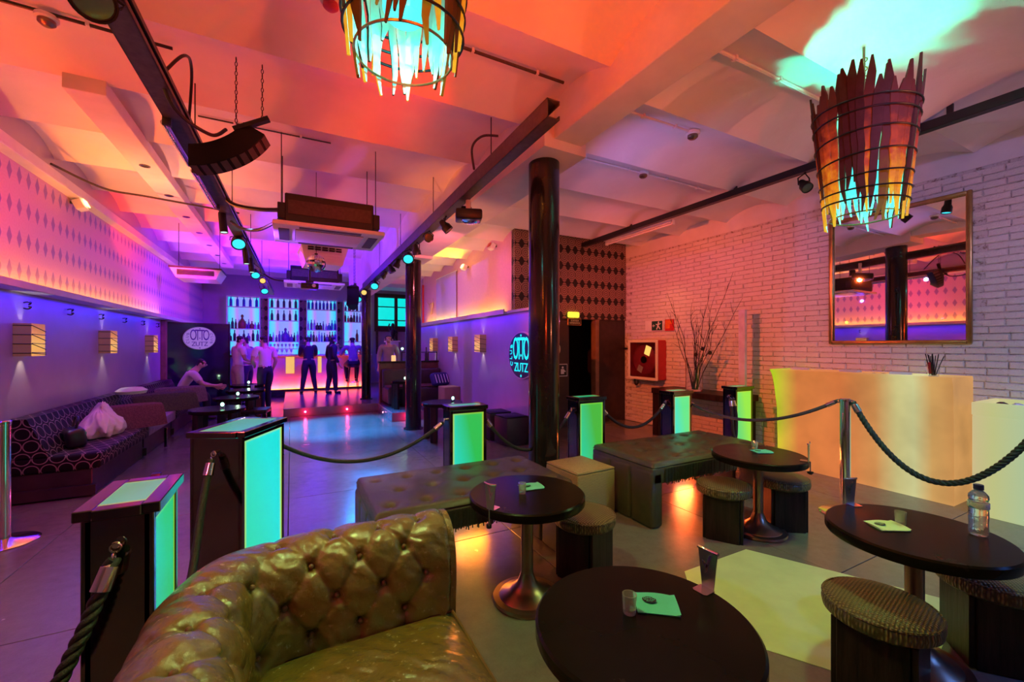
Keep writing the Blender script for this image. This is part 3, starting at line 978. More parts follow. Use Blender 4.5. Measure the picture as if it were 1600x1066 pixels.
# cyan windows behind the bar end
wn = struct(MB().box(2.62, 4.1, YB - .06, YB, 2.0, 3.35).build('window_1', M['darkwall'], smooth=0))
for x0, x1 in ((2.74, 3.30), (3.42, 3.98)):
    for z0, z1 in ((2.20, 2.38), (2.42, 2.86), (2.90, 3.20)):
        MB().box(x0, x1, YB - .09, YB - .05, z0, z1, .004).build('pane', M['windowcyan'], wn, 0)
b = MB()
for x0, x1 in ((2.66, 2.73), (3.31, 3.41), (3.99, 4.06)):
    b.box(x0, x1, YB - .13, YB - .05, 1.2, 3.3)
for z0, z1 in ((2.12, 2.19), (2.385, 2.415), (2.865, 2.895), (3.21, 3.28)):
    b.box(2.66, 4.06, YB - .12, YB - .05, z0, z1)
b.build('window_frame', M['darkwall'], wn, 0)
struct(MB().box(PW - .02, 4.5, 12.2, 12.3, 0, 4.2).box(4.4, 4.5, 12.3, YB, 0, 4.2).build('wall_recess', M['lowwall'], smooth=0))

# white downlight box under the vaults
dl = struct(MB().box(-1.57, -1.31, 4.5, 13.0, 3.50, 3.62, .006).build('trim_7', M['beam'], smooth=0))
for k in range(7):
    t = thing('downlight', 'recessed round downlight in the long white ceiling plank, ' + ['first', 'second', 'third', 'fourth', 'fifth', 'sixth', 'seventh'][k] + ' from its near end', 'downlight', (-1.44, 6.05 + 1.05 * k, 3.50), group='plank downlights')
    MB().lathe([(.05, 0), (.05, -.006), (.036, -.006), (.034, .0)], n=20).build('bezel', M['gunmetal'], t)
    MB().lathe([(.034, -.002), (.02, .0), (.0, .001)], n=16).build('reflector', M['black'], t)

# ================================================================ SEATING AND TABLES
# ---- buttoned leather sofa
ROW = [.50, .63, .745]


def chesterfield(loc, rz):
    t = thing('leather_sofa', 'deep-buttoned brown leather sofa with rolled arms, seen from above at the lower edge', 'sofa', loc, rz)
    # inner line of arms and back (plan), parameter = length
    x0, x1, y0, y1, rr = -.12, .58, .56, 1.67, .13
    path = []
    n = 26
    for i in range(n + 1):
        path.append((x1 + .02 - (x1 + .02 - x0 - rr) * i / n, y1, 0, 1))
    for i in range(1, 13):
        a = math.pi / 2 * i / 12
        path.append((x0 + rr - rr * math.sin(a), y1 - rr + rr * math.cos(a), -math.sin(a), math.cos(a)))
    for i in range(1, n):
        path.append((x0, y1 - rr - (y1 - y0 - 2 * rr) * i / (n - 1), -1, 0))
    for i in range(1, 13):
        a = math.pi / 2 * i / 12
        path.append((x0 + rr - rr * math.cos(a), y0 + rr - rr * math.sin(a), -math.cos(a), -math.sin(a)))
    for i in range(1, n + 1):
        path.append((x0 + rr + (x1 + .02 - x0 - rr) * i / n, y0, 0, -1))
    P = [(Vector((a, b, 0)), Vector((c, d, 0))) for a, b, c, d in path]
    L = [0.0]
    for (p, _), (q, _) in zip(P, P[1:]):
        L.append(L[-1] + max((q - p).length, .0138))
    prof = catmull([(0, .30, 0), (-.005, .44, 0), (-.012, .54, 0), (-.004, .64, 0), (.035, .725, 0), (.105, .765, 0), (.185, .755, 0), (.25, .70, 0), (.268, .62, 0), (.245, .53, 0), (.22, .46, 0), (.215, .28, 0), (.215, .08, 0)], 7)
    PL = [0.0]
    for a, c in zip(prof, prof[1:]):
        PL.append(PL[-1] + (c - a).length)
    # tuft lattice in (length, profile length)
    su, sv = .168, .125
    lat = []
    for j in range(-1, 6):
        for i in range(-1, 30):
            lat.append(((i + (.5 if j % 2 else 0)) * su + .03, .155 + j * sv))
    live = [(u, v) for u, v in lat if .05 < u < L[-1] - .03 and .10 < v < .60]
    near = sorted(live)
    pairs = []
    for a in range(len(live)):
        for c in range(a + 1, len(live)):
            du, dv = abs(live[a][0] - live[c][0]), abs(live[a][1] - live[c][1])
            if abs(du - su / 2) < .01 and abs(dv - sv) < .01:
                pairs.append((live[a], live[c]))
    vmax = max(v for _, v in live)
    vmin = min(v for _, v in live)
    for u, v in live:
        if abs(v - vmax) < .02:
            pairs.append(((u, v), (u, v + .13)))
        if abs(v - vmin) < .02:
            pairs.append(((u, v), (u, v - .2)))

    def fine(i, j):
        return L[i], PL[j]

    def height(u, v):
        h = 0.0
        dmin = 9
        for a, c in live_near(u, v):
            d = math.hypot(u - a, v - c)
            dmin = min(dmin, d)
        h -= .026 * math.exp(-(dmin / .024) ** 2)
        dl = 9
        for (a, c), (e, f) in pair_near(u, v):
            wx, wy = e - a, f - c
            q = max(0, min(1, ((u - a) * wx + (v - c) * wy) / (wx * wx + wy * wy)))
            dl = min(dl, math.hypot(u - a - q * wx, v - c - q * wy))
        h -= .007 * math.exp(-(dl / .007) ** 2)
        if dl < 5:
            h += .008 * min(1.0, dl / .06)
        return h

    from collections import defaultdict
    bl, bp = defaultdict(list), defaultdict(list)
    for q in live:
        for a in (-1, 0, 1):
            for c in (-1, 0, 1):
                bl[(int(q[0] / .1) + a, int(q[1] / .1) + c)].append(q)
    for q in pairs:
        m = ((q[0][0] + q[1][0]) / 2, (q[0][1] + q[1][1]) / 2)
        for a in (-1, 0, 1):
            for c in (-1, 0, 1):
                bp[(int(m[0] / .1) + a, int(m[1] / .1) + c)].append(q)
    live_near = lambda u, v: bl.get((int(u / .1), int(v / .1)), ())
    pair_near = lambda u, v: bp.get((int(u / .1), int(v / .1)), ())
    # resample finely
    NU, NV = 360, 120
    import bisect

    def at_u(s):
        i = min(max(bisect.bisect(L, s) - 1, 0), len(L) - 2)
        q = (s - L[i]) / (L[i + 1] - L[i])
        return P[i][0].lerp(P[i + 1][0], q), P[i][1].lerp(P[i + 1][1], q).normalized()

    def at_v(s):
        i = min(max(bisect.bisect(PL, s) - 1, 0), len(PL) - 2)
        q = (s - PL[i]) / (PL[i + 1] - PL[i])
        p = prof[i].lerp(prof[i + 1], q)
        tn = (prof[i + 1] - prof[i]).normalized()
        return p, Vector((-tn.y, tn.x))     # outward-facing normal in (offset, height)
    b = MB()

    def surf(fu, fv):
        u, v = fu * L[-1], fv * PL[-1]
        p, nrm = at_u(u)
        q, qn = at_v(v)
        h = height(u, v) * (1 if v < .64 else max(0, 1 - (v - .64) / .06))
        e = min(u, L[-1] - u)
        h -= .02 * math.exp(-(e / .02) ** 2)
        h += .003 * math.sin(u * 43 + v * 31) * math.sin(u * 17 - v * 23)
        co = p + nrm * (q.x + qn.x * h)
        return (co.x, co.y, q.y + qn.y * h)
    b.grid(surf, NU, NV)
    body = b.build('back_and_arms', M['leather'], t, 60)
    # arm fronts
    for yy, sg in ((y1, 1), (y0, -1)):
        pts = [(sg * (q.x) + yy, q.y) for q in prof[::2]] + [(yy + sg * .215, .08), (yy, .08)]
        b = MB()
        mt = Matrix(((0, 0, 1, 0), (1, 0, 0, 0), (0, 1, 0, 0), (0, 0, 0, 1)))
        b.prism(pts, x1 + .006, x1 + .03, 0, mt)
        b.build('arm_front', M['leather'], t, 50)
    # buttons
    bme = None
    for u, v in live:
        p, nrm = at_u(u)
        q, qn = at_v(v)
        h = -.018
        co = p + nrm * (q.x + qn.x * h)
        loc = Vector((co.x, co.y, q.y + qn.y * h))
        if bme is None:
            o = MB().sphere((0, 0, 0), .0095, 10, 6).build('button', M['leatherbutton'], t)
            bme = o.data
            o.location = loc
        else:
            link('button', bme, t, loc)
    # seat cushion, crowned and creased
    def cush(fu, fv):
        a, c = fu * 2 - 1, fv * 2 - 1
        e = lambda q: math.copysign(1 - (1 - abs(q)) ** 2.2, q)
        ux, uy = e(a), e(c)
        edge = (1 - abs(ux) ** 6) * (1 - abs(uy) ** 6)
        x, y = (x0 + x1) / 2 + .015 + ux * (x1 - x0) / 2, (y0 + y1) / 2 + uy * ((y1 - y0) / 2 - .006)
        wr_ = .006 * math.sin(14 * x + 9 * y + 2 * math.sin(11 * y)) + .005 * math.sin(31 * x - 17 * y) * math.sin(9 * y)
        return (x, y, .365 + .085 * edge ** .4 + .035 * (1 - ux * ux) * (1 - uy * uy) + wr_ * edge)
    b = MB()
    b.grid(cush, 60, 60)
    b.box(x0 + .02, x1 + .01, y0 + .008, y1 - .008, .28, .368)
    cu = b.build('seat_cushion', M['leather'], t, 50)
    ring = [(x0 + .012, y0 + .01), (x1 + .012, y0 + .01), (x1 + .012, y1 - .01), (x0 + .012, y1 - .01)]
    MB().tube([(x, y, .40) for x, y in ring], .007, 8, closed=True).build('piping', M['leatherbutton'], cu)
    MB().box(x0, x1 + .025, y0 + .004, y1 - .004, .07, .285, .01).build('seat_rail', M['leather'], t)
    for sx in (x0 - .12, x1 - .03):
        for sy in (y0 - .12, y1 + .12):
            MB().lathe([(.022, 0), (.03, .03), (.034, .08)], (sx, sy, 0), 16).build('foot', M['darkwood'], t)
    return t


chesterfield((0, 0, 0), 0)


# ---- buttoned upholstered benches with a fringe
def tufted_bench(name_label, loc, w, d, h, group):
    t = thing('tufted_bench', name_label, 'bench', loc, 0, group)
    th = .17
    tu = [((i + .5) * w / 6 + (w / 12 if j % 2 else 0), (j + .5) * d / 3) for j in range(3) for i in range(6)]
    tu = [q for q in tu if q[0] < w - .06]

    def top(fu, fv):
        x, y = fu * w, fv * d
        dm = min(math.hypot(x - a, y - c) for a, c in tu)
        z = h - .030 * math.exp(-(dm / .035) ** 2)
        for j in range(3):
            dy = abs(y - (j + .5) * d / 3)
            z -= .004 * math.exp(-(dy / .012) ** 2)
        z += .012 * min(1, dm / .1)
        ex, ey = min(x, w - x), min(y, d - y)
        e = min(ex, ey)
        rr = .04
        if e < rr:
            z -= rr - math.sqrt(max(0, rr * rr - (rr - e) ** 2))
        return (x, y, z)
    b = MB()

    def warp(q):
        return q + .0 if .06 < q < .94 else q
    b.grid(lambda u, v: top(u, v), 90, 60)
    b.box(.002, w - .002, .002, d - .002, h - th, h - .035, .012, 2)
    b.build('seat', M['bench'], t, 50)
    me = None
    for a, c in tu:
        if me is None:
            o = MB().sphere((0, 0, 0), .014, 10, 6, sc=(1, 1, .5)).build('button', M['fringe'], t)
            me = o.data
            o.location = (a, c, h - .022)
        else:
            link('button', me, t, (a, c, h - .022))
    # padded end panels with three upright channels
    for x, sx in ((0, -1), (w, 1)):
        b = MB()
        for k in range(3):
            y0, y1 = d * k / 3, d * (k + 1) / 3
            b.obox((x - sx * .055, (y0 + y1) / 2, (h - .06) / 2), (.13, (y1 - y0) - .004, h - .06), bev=.03, seg=3)
        b.build('end_panel', M['bench'], t, 50)
    fr = random.Random(4)
    for side in (0, 1):
        b = MB()
        k = 0
        x = .13
        while x < w - .13:
            l = .125 + fr.uniform(-.015, .015)
            y = (-.007 if side == 0 else d + .007) + fr.uniform(-.004, .004)
            z1 = h - .045
            b.hexa([(x, y - .002, z1 - l), (x + .006, y - .002, z1 - l), (x + .006, y + .002, z1 - l), (x, y + .002, z1 - l),
                    (x, y - .002, z1), (x + .006, y - .002, z1), (x + .006, y + .002, z1), (x, y + .002, z1)])
            x += .0085
        b.build('fringe', M['fringe'], t, 0)['kind'] = 'stuff'
    return t


tufted_bench('long buttoned reptile-print bench with a dark fringe behind the leather sofa', (.42, 2.47, 0), 1.38, .78, .53, 'fringed benches')
tufted_bench('long buttoned reptile-print bench with a dark fringe beside the straw cube seat', (2.60, 2.49, 0), 1.52, .78, .53, 'fringed benches')

# ---- straw cube seat
t = thing('ottoman', 'square straw-coloured ribbed cube seat between the two fringed benches', 'stool', (2.315, 3.09, 0), R(3))
MB().box(-.215, .215, -.23, .23, .01, .41, .018, 3).build('body', M['straw'], t)
MB().box(-.212, .212, -.227, .227, .405, .428, .012, 3).build('top', M['straw'], t)


# ---- stools: woven round cushion on a boxed plank base
def make_stool(label, loc, rz):
    t = thing('round_stool', label, 'stool', loc, rz, 'woven round stools')
    s = MB().lathe([(0, .335), (.178, .335), (.197, .35), (.202, .375), (.197, .40), (.178, .416), (.12, .424), (0, .426)], n=48).build('seat', M['seatweave'], t, 40)
    MB().torus((0, 0, .402), .196, .006, 40, 6).build('piping', M['seatweave'], s)
    q = .128
    for (x, y, lx, ly) in ((0, -q, .25, .022), (0, q, .25, .022), (-q, 0, .022, .232), (q, 0, .022, .232)):
        MB().obox((x, y, .168), (lx, ly, .334), bev=.003, seg=1).build('plank', M['darkwood'], t, 0)
    MB().obox((0, 0, .17), (.226, .226, .02)).build('inner_shelf', M['darkwood'], t, 0)
    return t


s0 = make_stool('round woven-top stool partly under the pedestal table near the straw cube seat', (1.70, 2.22, 0), R(20))
dup(s0, (3.03, 2.17, 0), R(32), 'round woven-top stool in front of the pedestal table near the illuminated counter')
dup(s0, (3.62, 2.06, 0), R(55), 'round woven-top stool tucked behind the pedestal table, on the side of the illuminated counter')
dup(s0, (2.22, .86, 0), R(10), 'round woven-top stool on the pale floor sheet beside the table with water bottle')
dup(s0, (2.98, .72, 0), R(40), 'round woven-top stool hidden under the table that carries the water bottle')


def make_table(label, loc, r=.34, h=.63):
    t = thing('pedestal_table', label, 'table', loc, 0, 'black pedestal tables')
    MB().lathe([(0, h - .055), (r - .02, h - .055), (r - .004, h - .05), (r, h - .044), (r, h - .008), (r - .008, h), (0, h)], n=72).build('top', M['tabletop'], t, 35)
    MB().lathe([(.036, .13), (.036, h - .06), (.11, h - .056)], n=28).build('column', M['bronze'], t)
    MB().lathe([(0, 0), (.20, 0), (.205, .012), (.20, .026), (.165, .03), (.16, .036), (.105, .06), (.058, .10), (.04, .15), (.036, .16)], n=48).build('base', M['bronze'], t, 35)
    return t


T1 = (1.24, 2.17)
T2 = (3.33, 2.08)
TR = (2.60, .875)
TF = (.985, .985)
t0 = make_table('round black pedestal table standing before the fringed bench and the black column', (*T1, 0))
dup(t0, (*T2, 0), 0, 'round black pedestal table between two woven stools before the illuminated counter')
dup(t0, (*TR, 0), 0, 'round black table carrying the plastic water bottle')
dup(t0, (*TF, 0), 0, 'large round black table in front, beside the seat of the leather sofa')


# ---- things on the tables
def shot_glass(label, x, y, z=.63):
    t = thing('shot_glass', label, 'glass', (x, y, z), 0, 'shot glasses')
    MB().lathe([(0, 0), (.019, 0), (.0205, .004), (.0235, .062), (.0215, .062), (.0185, .016), (0, .014)], n=28).build('tumbler', M['tumblerglass'], t, 30)
    return t


g0 = shot_glass('small clear shot glass on the table before the fringed bench', 1.205, 2.165)
dup(g0, (.975, 1.035, .63), 0, 'small clear shot glass beside the turquoise napkin on the nearest round table')
dup(g0, (3.46, 2.19, .63), 0, 'small clear shot glass on the table between the two woven stools')
dup(g0, (2.625, .935, .63), 0, 'small clear shot glass on the table with the water bottle')


def napkin(label, x, y, rz, mat):
    t = thing('napkin', label, 'napkin', (x, y, .631), rz, 'folded paper napkins')
    b = MB()
    rn = random.Random(int(x * 100))

    def f(u, v):
        return ((u - .5) * .135, (v - .5) * .115, .004 + .004 * math.sin(5 * u + 2) * math.sin(4 * v) + (.005 if u > .93 else 0))
    b.grid(f, 10, 8)
    b.box(-.066, .066, -.056, .056, 0, .002)
    b.build('paper', mat, t, 40)
    b = MB()
    b.lathe([(0, 0), (.023, 0), (.023, .0006), (0, .0006)], (-.022, .012, .0075), 24, sx=1.0, sy=.75)
    e = b.build('printed_emblem', M['ink'], t, 0)
    text('lettering', 'OTTO', .022, .0003, mat, e, Matrix.Translation((-.022, .0155, .0085)), .6)
    text('lettering', 'ZUTZ', .010, .0003, mat, e, Matrix.Translation((-.022, .0035, .0085)), .8)
    return t


napkin('turquoise printed napkin on the table before the fringed bench', 1.305, 2.235, R(-8), M['napkin'])
napkin('turquoise printed napkin on the nearest round table, beside a shot glass', 1.085, 1.025, R(-38), M['napkin'])
napkin('pale turquoise napkin on the table between the two woven stools', 3.405, 2.10, R(-25), M['napkin'])
napkin('pale green printed napkin on the table with the water bottle', 2.535, .955, R(-30), M['napkinpale'])


def table_clip(label, x, y, rz):
    """metal stand clipped to the table edge: foot plate, tapering upright with a cut-out bird, rolled top, clamp screw below"""
    t = thing('table_clip', label, 'holder', (x, y, .63), rz, 'metal table clips')
    b = MB()
    b.prism([(-.045, -.028), (.0, -.028), (.0, .028), (-.045, .028), (-.052, .02), (-.052, -.02)], .0005, .004)
    b.build('foot_plate', M['chrome'], t, 0)
    mt = Matrix(((0, 0, 1, 0), (1, 0, 0, 0), (0, 1, 0, 0), (0, 0, 0, 1)))
    b = MB()
    b.prism([(-.022, 0), (.022, 0), (.037, .135), (-.037, .135)], .0, .004, 0, mt)
    up = b.build('upright', M['satin'], t, 0)
    b = MB()
    b.tube([(.002, -.040, .137), (.006, -.018, .134), (.006, .018, .134), (.002, .040, .137)], .006, 10)
    b.build('rolled_top', M['chrome'], t)
    b = MB()
    for q in ([(-.018, .125), (-.006, .122), (.008, .075), (-.004, .078)], [(-.002, .085), (.022, .098), (.016, .08), (.004, .07)], [(-.002, .082), (.006, .078), (.010, .052), (.0, .058)]):
        b.prism(q, -.0012, .0052, 0, mt)
    b.build('bird_emblem', M['chrome'], up, 0)
    MB().cyl((.012, 0, .002), (.012, 0, -.085), .004, n=8).build('clamp_screw', M['chrome'], t)
    MB().cyl((.012, 0, -.072), (.012, 0, -.092), .014, n=10).obox((.012, 0, -.08), (.044, .012, .014), (0, 0, R(40)), .003, 1).build('clamp_knob', M['black'], t, 0)
    return t


c0 = table_clip('metal clip-on stand with bird cut-out on the table before the fringed bench', 1.24 - .335 * math.cos(R(25)), 2.17 - .335 * math.sin(R(25)), R(205))
dup(c0, (.985 + .335 * math.cos(R(4)), .985 + .335 * math.sin(R(4)), .63), R(4), 'metal clip-on stand with a bird cut-out on the nearest round table')
dup(c0, (3.33 + .335 * math.cos(R(-72)), 2.08 + .335 * math.sin(R(-72)), .63), R(-72), 'metal clip-on stand with a bird cut-out on the table between the two woven stools')
dup(c0, (2.60 + .335 * math.cos(R(68)), .875 + .335 * math.sin(R(68)), .63), R(68), 'metal clip-on stand with a bird cut-out on the table with the water bottle')

t = thing('water_bottle', 'half-full clear plastic water bottle with a dark blue cap on a round table', 'bottle', (2.79, .715, .631))
MB().lathe([(0, .004), (.02, 0), (.031, .004), (.034, .02), (.032, .05), (.034, .09), (.033, .122), (.035, .128), (.035, .152), (.031, .160), (.0345, .172), (.033, .185), (.022, .200), (.014, .207), (.013, .212)], n=32).build('body', M['pet'], t)
MB().lathe([(.0355, .127), (.0362, .128), (.0362, .152), (.0355, .153)], n=32).build('paper_band', M['paperlabel'], t)
MB().lathe([(0, .232), (.0165, .232), (.0175, .229), (.0175, .210), (0, .210)], n=24).build('cap', M['navy'], t)

# thin pale green sheet on the floor
tag(MB().prism([(2.31, 1.94), (1.92, 1.50), (2.36, .78), (3.45, .95), (2.96, 1.94)], .0005, .003).build('floor_sheet', M['palesheet'], smooth=0),
    'thin pale green sheet lying flat on the concrete floor between the round tables', 'mat')


# ================================================================ BARRIERS
def light_box(label, loc, rz, w, d, h, faces, group='illuminated barrier boxes'):
    """steel box with lit long sides and a lit top"""
    t = thing('light_box', label, 'light box', loc, rz, group)
    b = MB()
    for s in (-1, 1):
        b.box(s * (w / 2 - .006) - .006, s * (w / 2 - .006) + .006, -d / 2 + .012, d / 2 - .012, .035, h - .04, 0)
    b.build('steel_side', M['steel'], t, 0)
    for s in (-1, 1):
        MB().box(-w / 2 + .028, w / 2 - .028, s * (d / 2 - .010) - .004, s * (d / 2 - .010) + .004, .06, h - .055, 0).build('lit_panel', faces, t, 0)
    MB().box(-w / 2 + .035, w / 2 - .035, -d / 2 + .03, d / 2 - .03, h - .012, h - .002, 0).build('lit_top', M['litTop'], t, 0)
    b = MB()
    e = .014
    for sx in (-1, 1):
        for sy in (-1, 1):
            b.obox((sx * (w / 2 - e), sy * (d / 2 - e), (h - .03) / 2 + .02), (2 * e, 2 * e, h - .05), bev=.003, seg=1)
    for sy in (-1, 1):
        b.obox((0, sy * (d / 2 - .009), .045), (w - .03, .018, .05))
        b.obox((0, sy * (d / 2 - .009), h - .048), (w - .03, .018, .03))
    b.build('frame', M['steel'], t, 0)
    b = MB()
    for s in (-1, 1):
        b.obox((0, s * (d / 2 - .006), h - .018), (w + .016, .05, .036), bev=.003, seg=1)
        b.obox((s * (w / 2 - .008), 0, h - .0185), (.05, d - .06, .035), bev=.003, seg=1)
    b.build('top_frame', M['steel'], t, 0)
    MB().box(-w / 2 - .012, w / 2 + .012, -d / 2 - .012, d / 2 + .012, 0, .03, .004, 1).build('base', M['steel'], t, 0)
    for s in (-1, 1):
        b = MB()
        b.cyl((s * w / 2, 0, h - .12), (s * (w / 2 + .02), 0, h - .12), .012, n=12)
        b.torus((s * (w / 2 + .024), 0, h - .128), .014, .0035, 14, 6, 'X')
        b.build('rope_ring', M['chrome'], t)
    return t


BH = .97
BX = {
    'A': ((-.505, 2.005), 90, .34, .185, M['litXg'], 'illuminated green barrier box with dark steel end, nearest the left, beside the leather sofa'),
    'B': ((-.295, 3.36), 65.5, .53, .31, M['litXc'], 'widest illuminated barrier box, turned, with a mirror steel side and cyan panel'),
    'C': ((1.385, 3.55), 0, .345, .185, M['litX'], 'illuminated green barrier box behind the fringed bench nearest the leather sofa'),
    'D': ((2.745, 3.55), 0, .345, .185, M['litXd'], 'illuminated green barrier box just behind the straw cube seat'),
    'E': ((4.05, 3.52), 0, .315, .185, M['litXe'], 'illuminated cyan barrier box in front of the console with the twig vase'),
    'F': ((5.20, 3.52), 0, .345, .185, M['litXy'], 'illuminated lime barrier box beside the tall white post and the illuminated counter'),
}
RING = {}
for k, ((x, y), rz, w, d, m, lab) in BX.items():
    light_box(lab, (x, y, 0), R(rz), w, d, BH, m)
    for s in (-1, 1):
        RING[k + ('-' if s < 0 else '+')] = Vector((x + s * (w / 2 + .03) * math.cos(R(rz)), y + s * (w / 2 + .03) * math.sin(R(rz)), BH - .145))


def stanchion(label, x, y, h, mat):
    t = thing('stanchion', label, 'barrier post', (x, y, 0), 0, 'chrome barrier posts')
    MB().lathe([(0, 0), (.19, 0), (.195, .006), (.18, .016), (.06, .03), (.042, .04)], n=48).build('base', mat, t, 35)
    MB().lathe([(.04, .035), (.04, h - .03), (.038, h - .03), (.038, h - .012)], n=32).build('post', mat, t, 35)
    MB().lathe([(.042, h - .028), (.043, h - .008), (.036, h), (0, h + .002)], n=32).build('cap', M['chrome'], t, 35)
    for s in (-1, 1):
        MB().torus((0, s * .052, h - .03), .014, .0035, 14, 6, 'X').build('rope_eye', M['chrome'], t)
    return t


stanchion('chrome barrier post between the round tables and the illuminated counter', 4.37, 1.94, 1.03, M['chrome'])
stanchion('chrome barrier post just outside the right edge, its round base showing beside the table', 4.50, .78, 1.03, M['chrome'])
stanchion('chrome barrier post at the left edge in front of the ring-patterned sofa', -1.93, 4.62, .93, M['chrome'])


def rope(label, p0, p1, drop, r=.016, mat=None, twist=False, pts=None):
    mat = mat or M['rope']
    t = thing('barrier_rope', label, 'rope', (0, 0, 0), 0, 'barrier ropes')
    pts = [Vector(p) for p in (pts or sag(p0, p1, drop, 28))]
    b = MB()
    if twist:
        fine = catmull(pts, 8)
        acc = 0
        for k in range(3):
            line = []
            acc = 0
            for i, p in enumerate(fine):
                q, s = fine[max(i - 1, 0)], fine[min(i + 1, len(fine) - 1)]
                tn = (s - q).normalized()
                u = tn.cross(Vector((0, 0, 1)))
                u = u.normalized() if u.length > 1e-4 else Vector((1, 0, 0))
                w = tn.cross(u)
                acc += (p - q).length
                a = acc * 62 + k * 2 * math.pi / 3
                line.append(p + (u * math.cos(a) + w * math.sin(a)) * r * .52)
            b.tube(line, r * .58, 7)
    else:
        b.tube(pts, r, 10)
    b.build('cord', mat, t, 60)
    for a, c in ((pts[0], pts[2]), (pts[-1], pts[-3])):
        d = (c - a).normalized()
        b = MB()
        b.cyl(a + d * .02, a + d * .09, r * 1.25, r * 1.35, 14)
        b.cyl(a + d * .005, a + d * .022, r * .5, r * 1.1, 12)
        e = b.build('end_cap', M['chrome'], t, 40)
        MB().torus(a - d * .006, .013, .0035, 12, 6, 'X').build('hook', M['chrome'], e)
    return t


rope('dark rope swagged across the blue dance floor to the box behind the bench', RING['B+'], RING['C-'], .26)
rope('dark rope hanging behind the black column between two lit boxes', RING['C+'], RING['D-'], .34)
rope('dark rope swagged low in front of the dark doorway between two lit boxes', RING['D+'], RING['E-'], .24)
rope('slate blue rope swagged from the cyan box to the chrome post by the counter', RING['E+'], (4.35, 1.995, 1.0), .20, mat=M['ropeblue'])
rope('thick twisted dark green rope hanging in front of the illuminated counters', (4.375, 1.885, 1.0), (4.50, .835, 1.0), .56, .022, twist=True)
rope('thick twisted rope dropping from the green box at the left edge', None, None, 0, .020, twist=True,
     pts=catmull([RING['A-'] + Vector((0, -.015, -.01)), (-.56, 1.72, .62), (-.66, 1.60, .38), (-.80, 1.42, .26), (-1.0, 1.2, .30), (-1.25, .95, .6)], 5))
rope('smooth black rope hanging down the mirror steel side of the widest lit box', None, None, 0, .020,
     pts=catmull([RING['B-'] + Vector((-.005, -.02, -.01)), (-.45, 2.98, .60), (-.47, 2.75, .25), (-.49, 2.5, .2), (-.50, 2.32, .5), RING['A+']], 5))
f = RING['F-'] + Vector((-.01, -.02, 0))
rope('dark rope looped double on the end of the lime lit box by the white post', None, None, 0, .018,
     pts=catmull([f + Vector((-.03, -.04, -.01)), f + Vector((-.04, -.07, -.2)), f + Vector((-.03, -.08, -.42)), f + Vector((0, -.09, -.50)), f + Vector((.035, -.08, -.42)), f + Vector((.045, -.07, -.2)), f + Vector((.03, -.04, -.01))], 5))

# ================================================================ BRICK WALL SIDE
t = thing('wall_mirror', 'large gilt-framed mirror hanging on the white brick wall', 'mirror', (RW - .02, 2.195, 2.28))
mw, mh = 1.25, 1.53
MB().box(-.004, .004, -mw / 2 + .03, mw / 2 - .03, -mh / 2 + .03, mh / 2 - .03).build('glass', M['mirror'], t, 0)
b = MB()
for s in (-1, 1):
    b.obox((-.012, s * (mw / 2 - .018), 0), (.04, .036, mh), bev=.01, seg=2)
    b.obox((-.012, 0, s * (mh / 2 - .018)), (.04, mw - .07, .036), bev=.01, seg=2)
b.build('frame', M['gold'], t)
b = MB()
for s in (-1, 1):
    b.obox((-.030, s * (mw / 2 - .036), 0), (.012, .012, mh - .06), bev=.003, seg=1)
    b.obox((-.030, 0, s * (mh / 2 - .036)), (.012, mw - .08, .012), bev=.003, seg=1)
b.build('frame_bead', M['gold'], t, 0)

# fire hose cabinet
t = thing('fire_hose_cabinet', 'red fire hose cabinet with a white glazed door on the brick wall', 'fire hose', (5.99, 5.80, 1.235))
b = MB()
for s in (-1, 1):
    b.box(-.20, 0, s * .36 - .012, s * .36 + .012, -.35, .35)
    b.box(-.20, 0, -.36, .36, s * .35 - .012, s * .35 + .012)
b.box(-.02, 0, -.36, .36, -.35, .35)
b.build('box', M['red'], t, 0)
b = MB()
for s in (-1, 1):
    b.obox((-.21, s * .345, 0), (.024, .05, .74), bev=.004, seg=1)
    b.obox((-.21, 0, s * .345), (.024, .66, .05), bev=.004, seg=1)
b.build('door_frame', M['white'], t, 0)
MB().box(-.206, -.202, -.325, .325, -.325, .325).build('pane', M['glass'], t, 0)
rl = MB().lathe([(0, -.06), (.27, -.06), (.28, -.05), (.28, -.035), (.10, -.03), (.10, .03), (.28, .035), (.28, .05), (.27, .06), (0, .06)], (0, 0, 0), 40, mat=Matrix.Translation((-.11, 0, .0)) @ Matrix.Rotation(R(90), 4, 'Y')).build('hose_reel', M['hose'], t, 35)
MB().cyl((-.165, 0, .0), (-.185, 0, .0), .065, n=24).build('hub', M['black'], rl)
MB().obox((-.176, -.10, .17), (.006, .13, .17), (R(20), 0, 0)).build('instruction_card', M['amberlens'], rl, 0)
MB().obox((-.176, .09, -.17), (.006, .12, .12), (R(25), 0, 0)).build('paper_tag', M['white'], rl, 0)
b = MB()
for k in range(5):
    b.torus((-.11 + (k - 2) * .022, 0, 0), .14 + .02 * (k % 2), .012, 32, 8, 'X')
b.build('hose', M['black'], rl)
b = MB()
b.tube(catmull([(-.12, .38, .2), (-.1, .46, .205), (-.05, .60, .21), (-.02, .75, .21)], 6), .018, 10)
b.tube(catmull([(-.08, .33, -.36), (-.08, .33, -.45), (-.09, .28, -.49), (-.10, .22, -.45), (-.1, .22, -.40)], 6), .018, 10)
b.build('water_pipe', M['gunmetal'], t)


def wall_sign(label, y, z, w, h, ground):
    t = thing('wall_sign', label, 'sign', (5.99, y, z), 0)
    MB().box(-.02, -.008, -w / 2, w / 2, -h / 2, h / 2, .003, 1).build('plate', ground, t, 0)
    return t


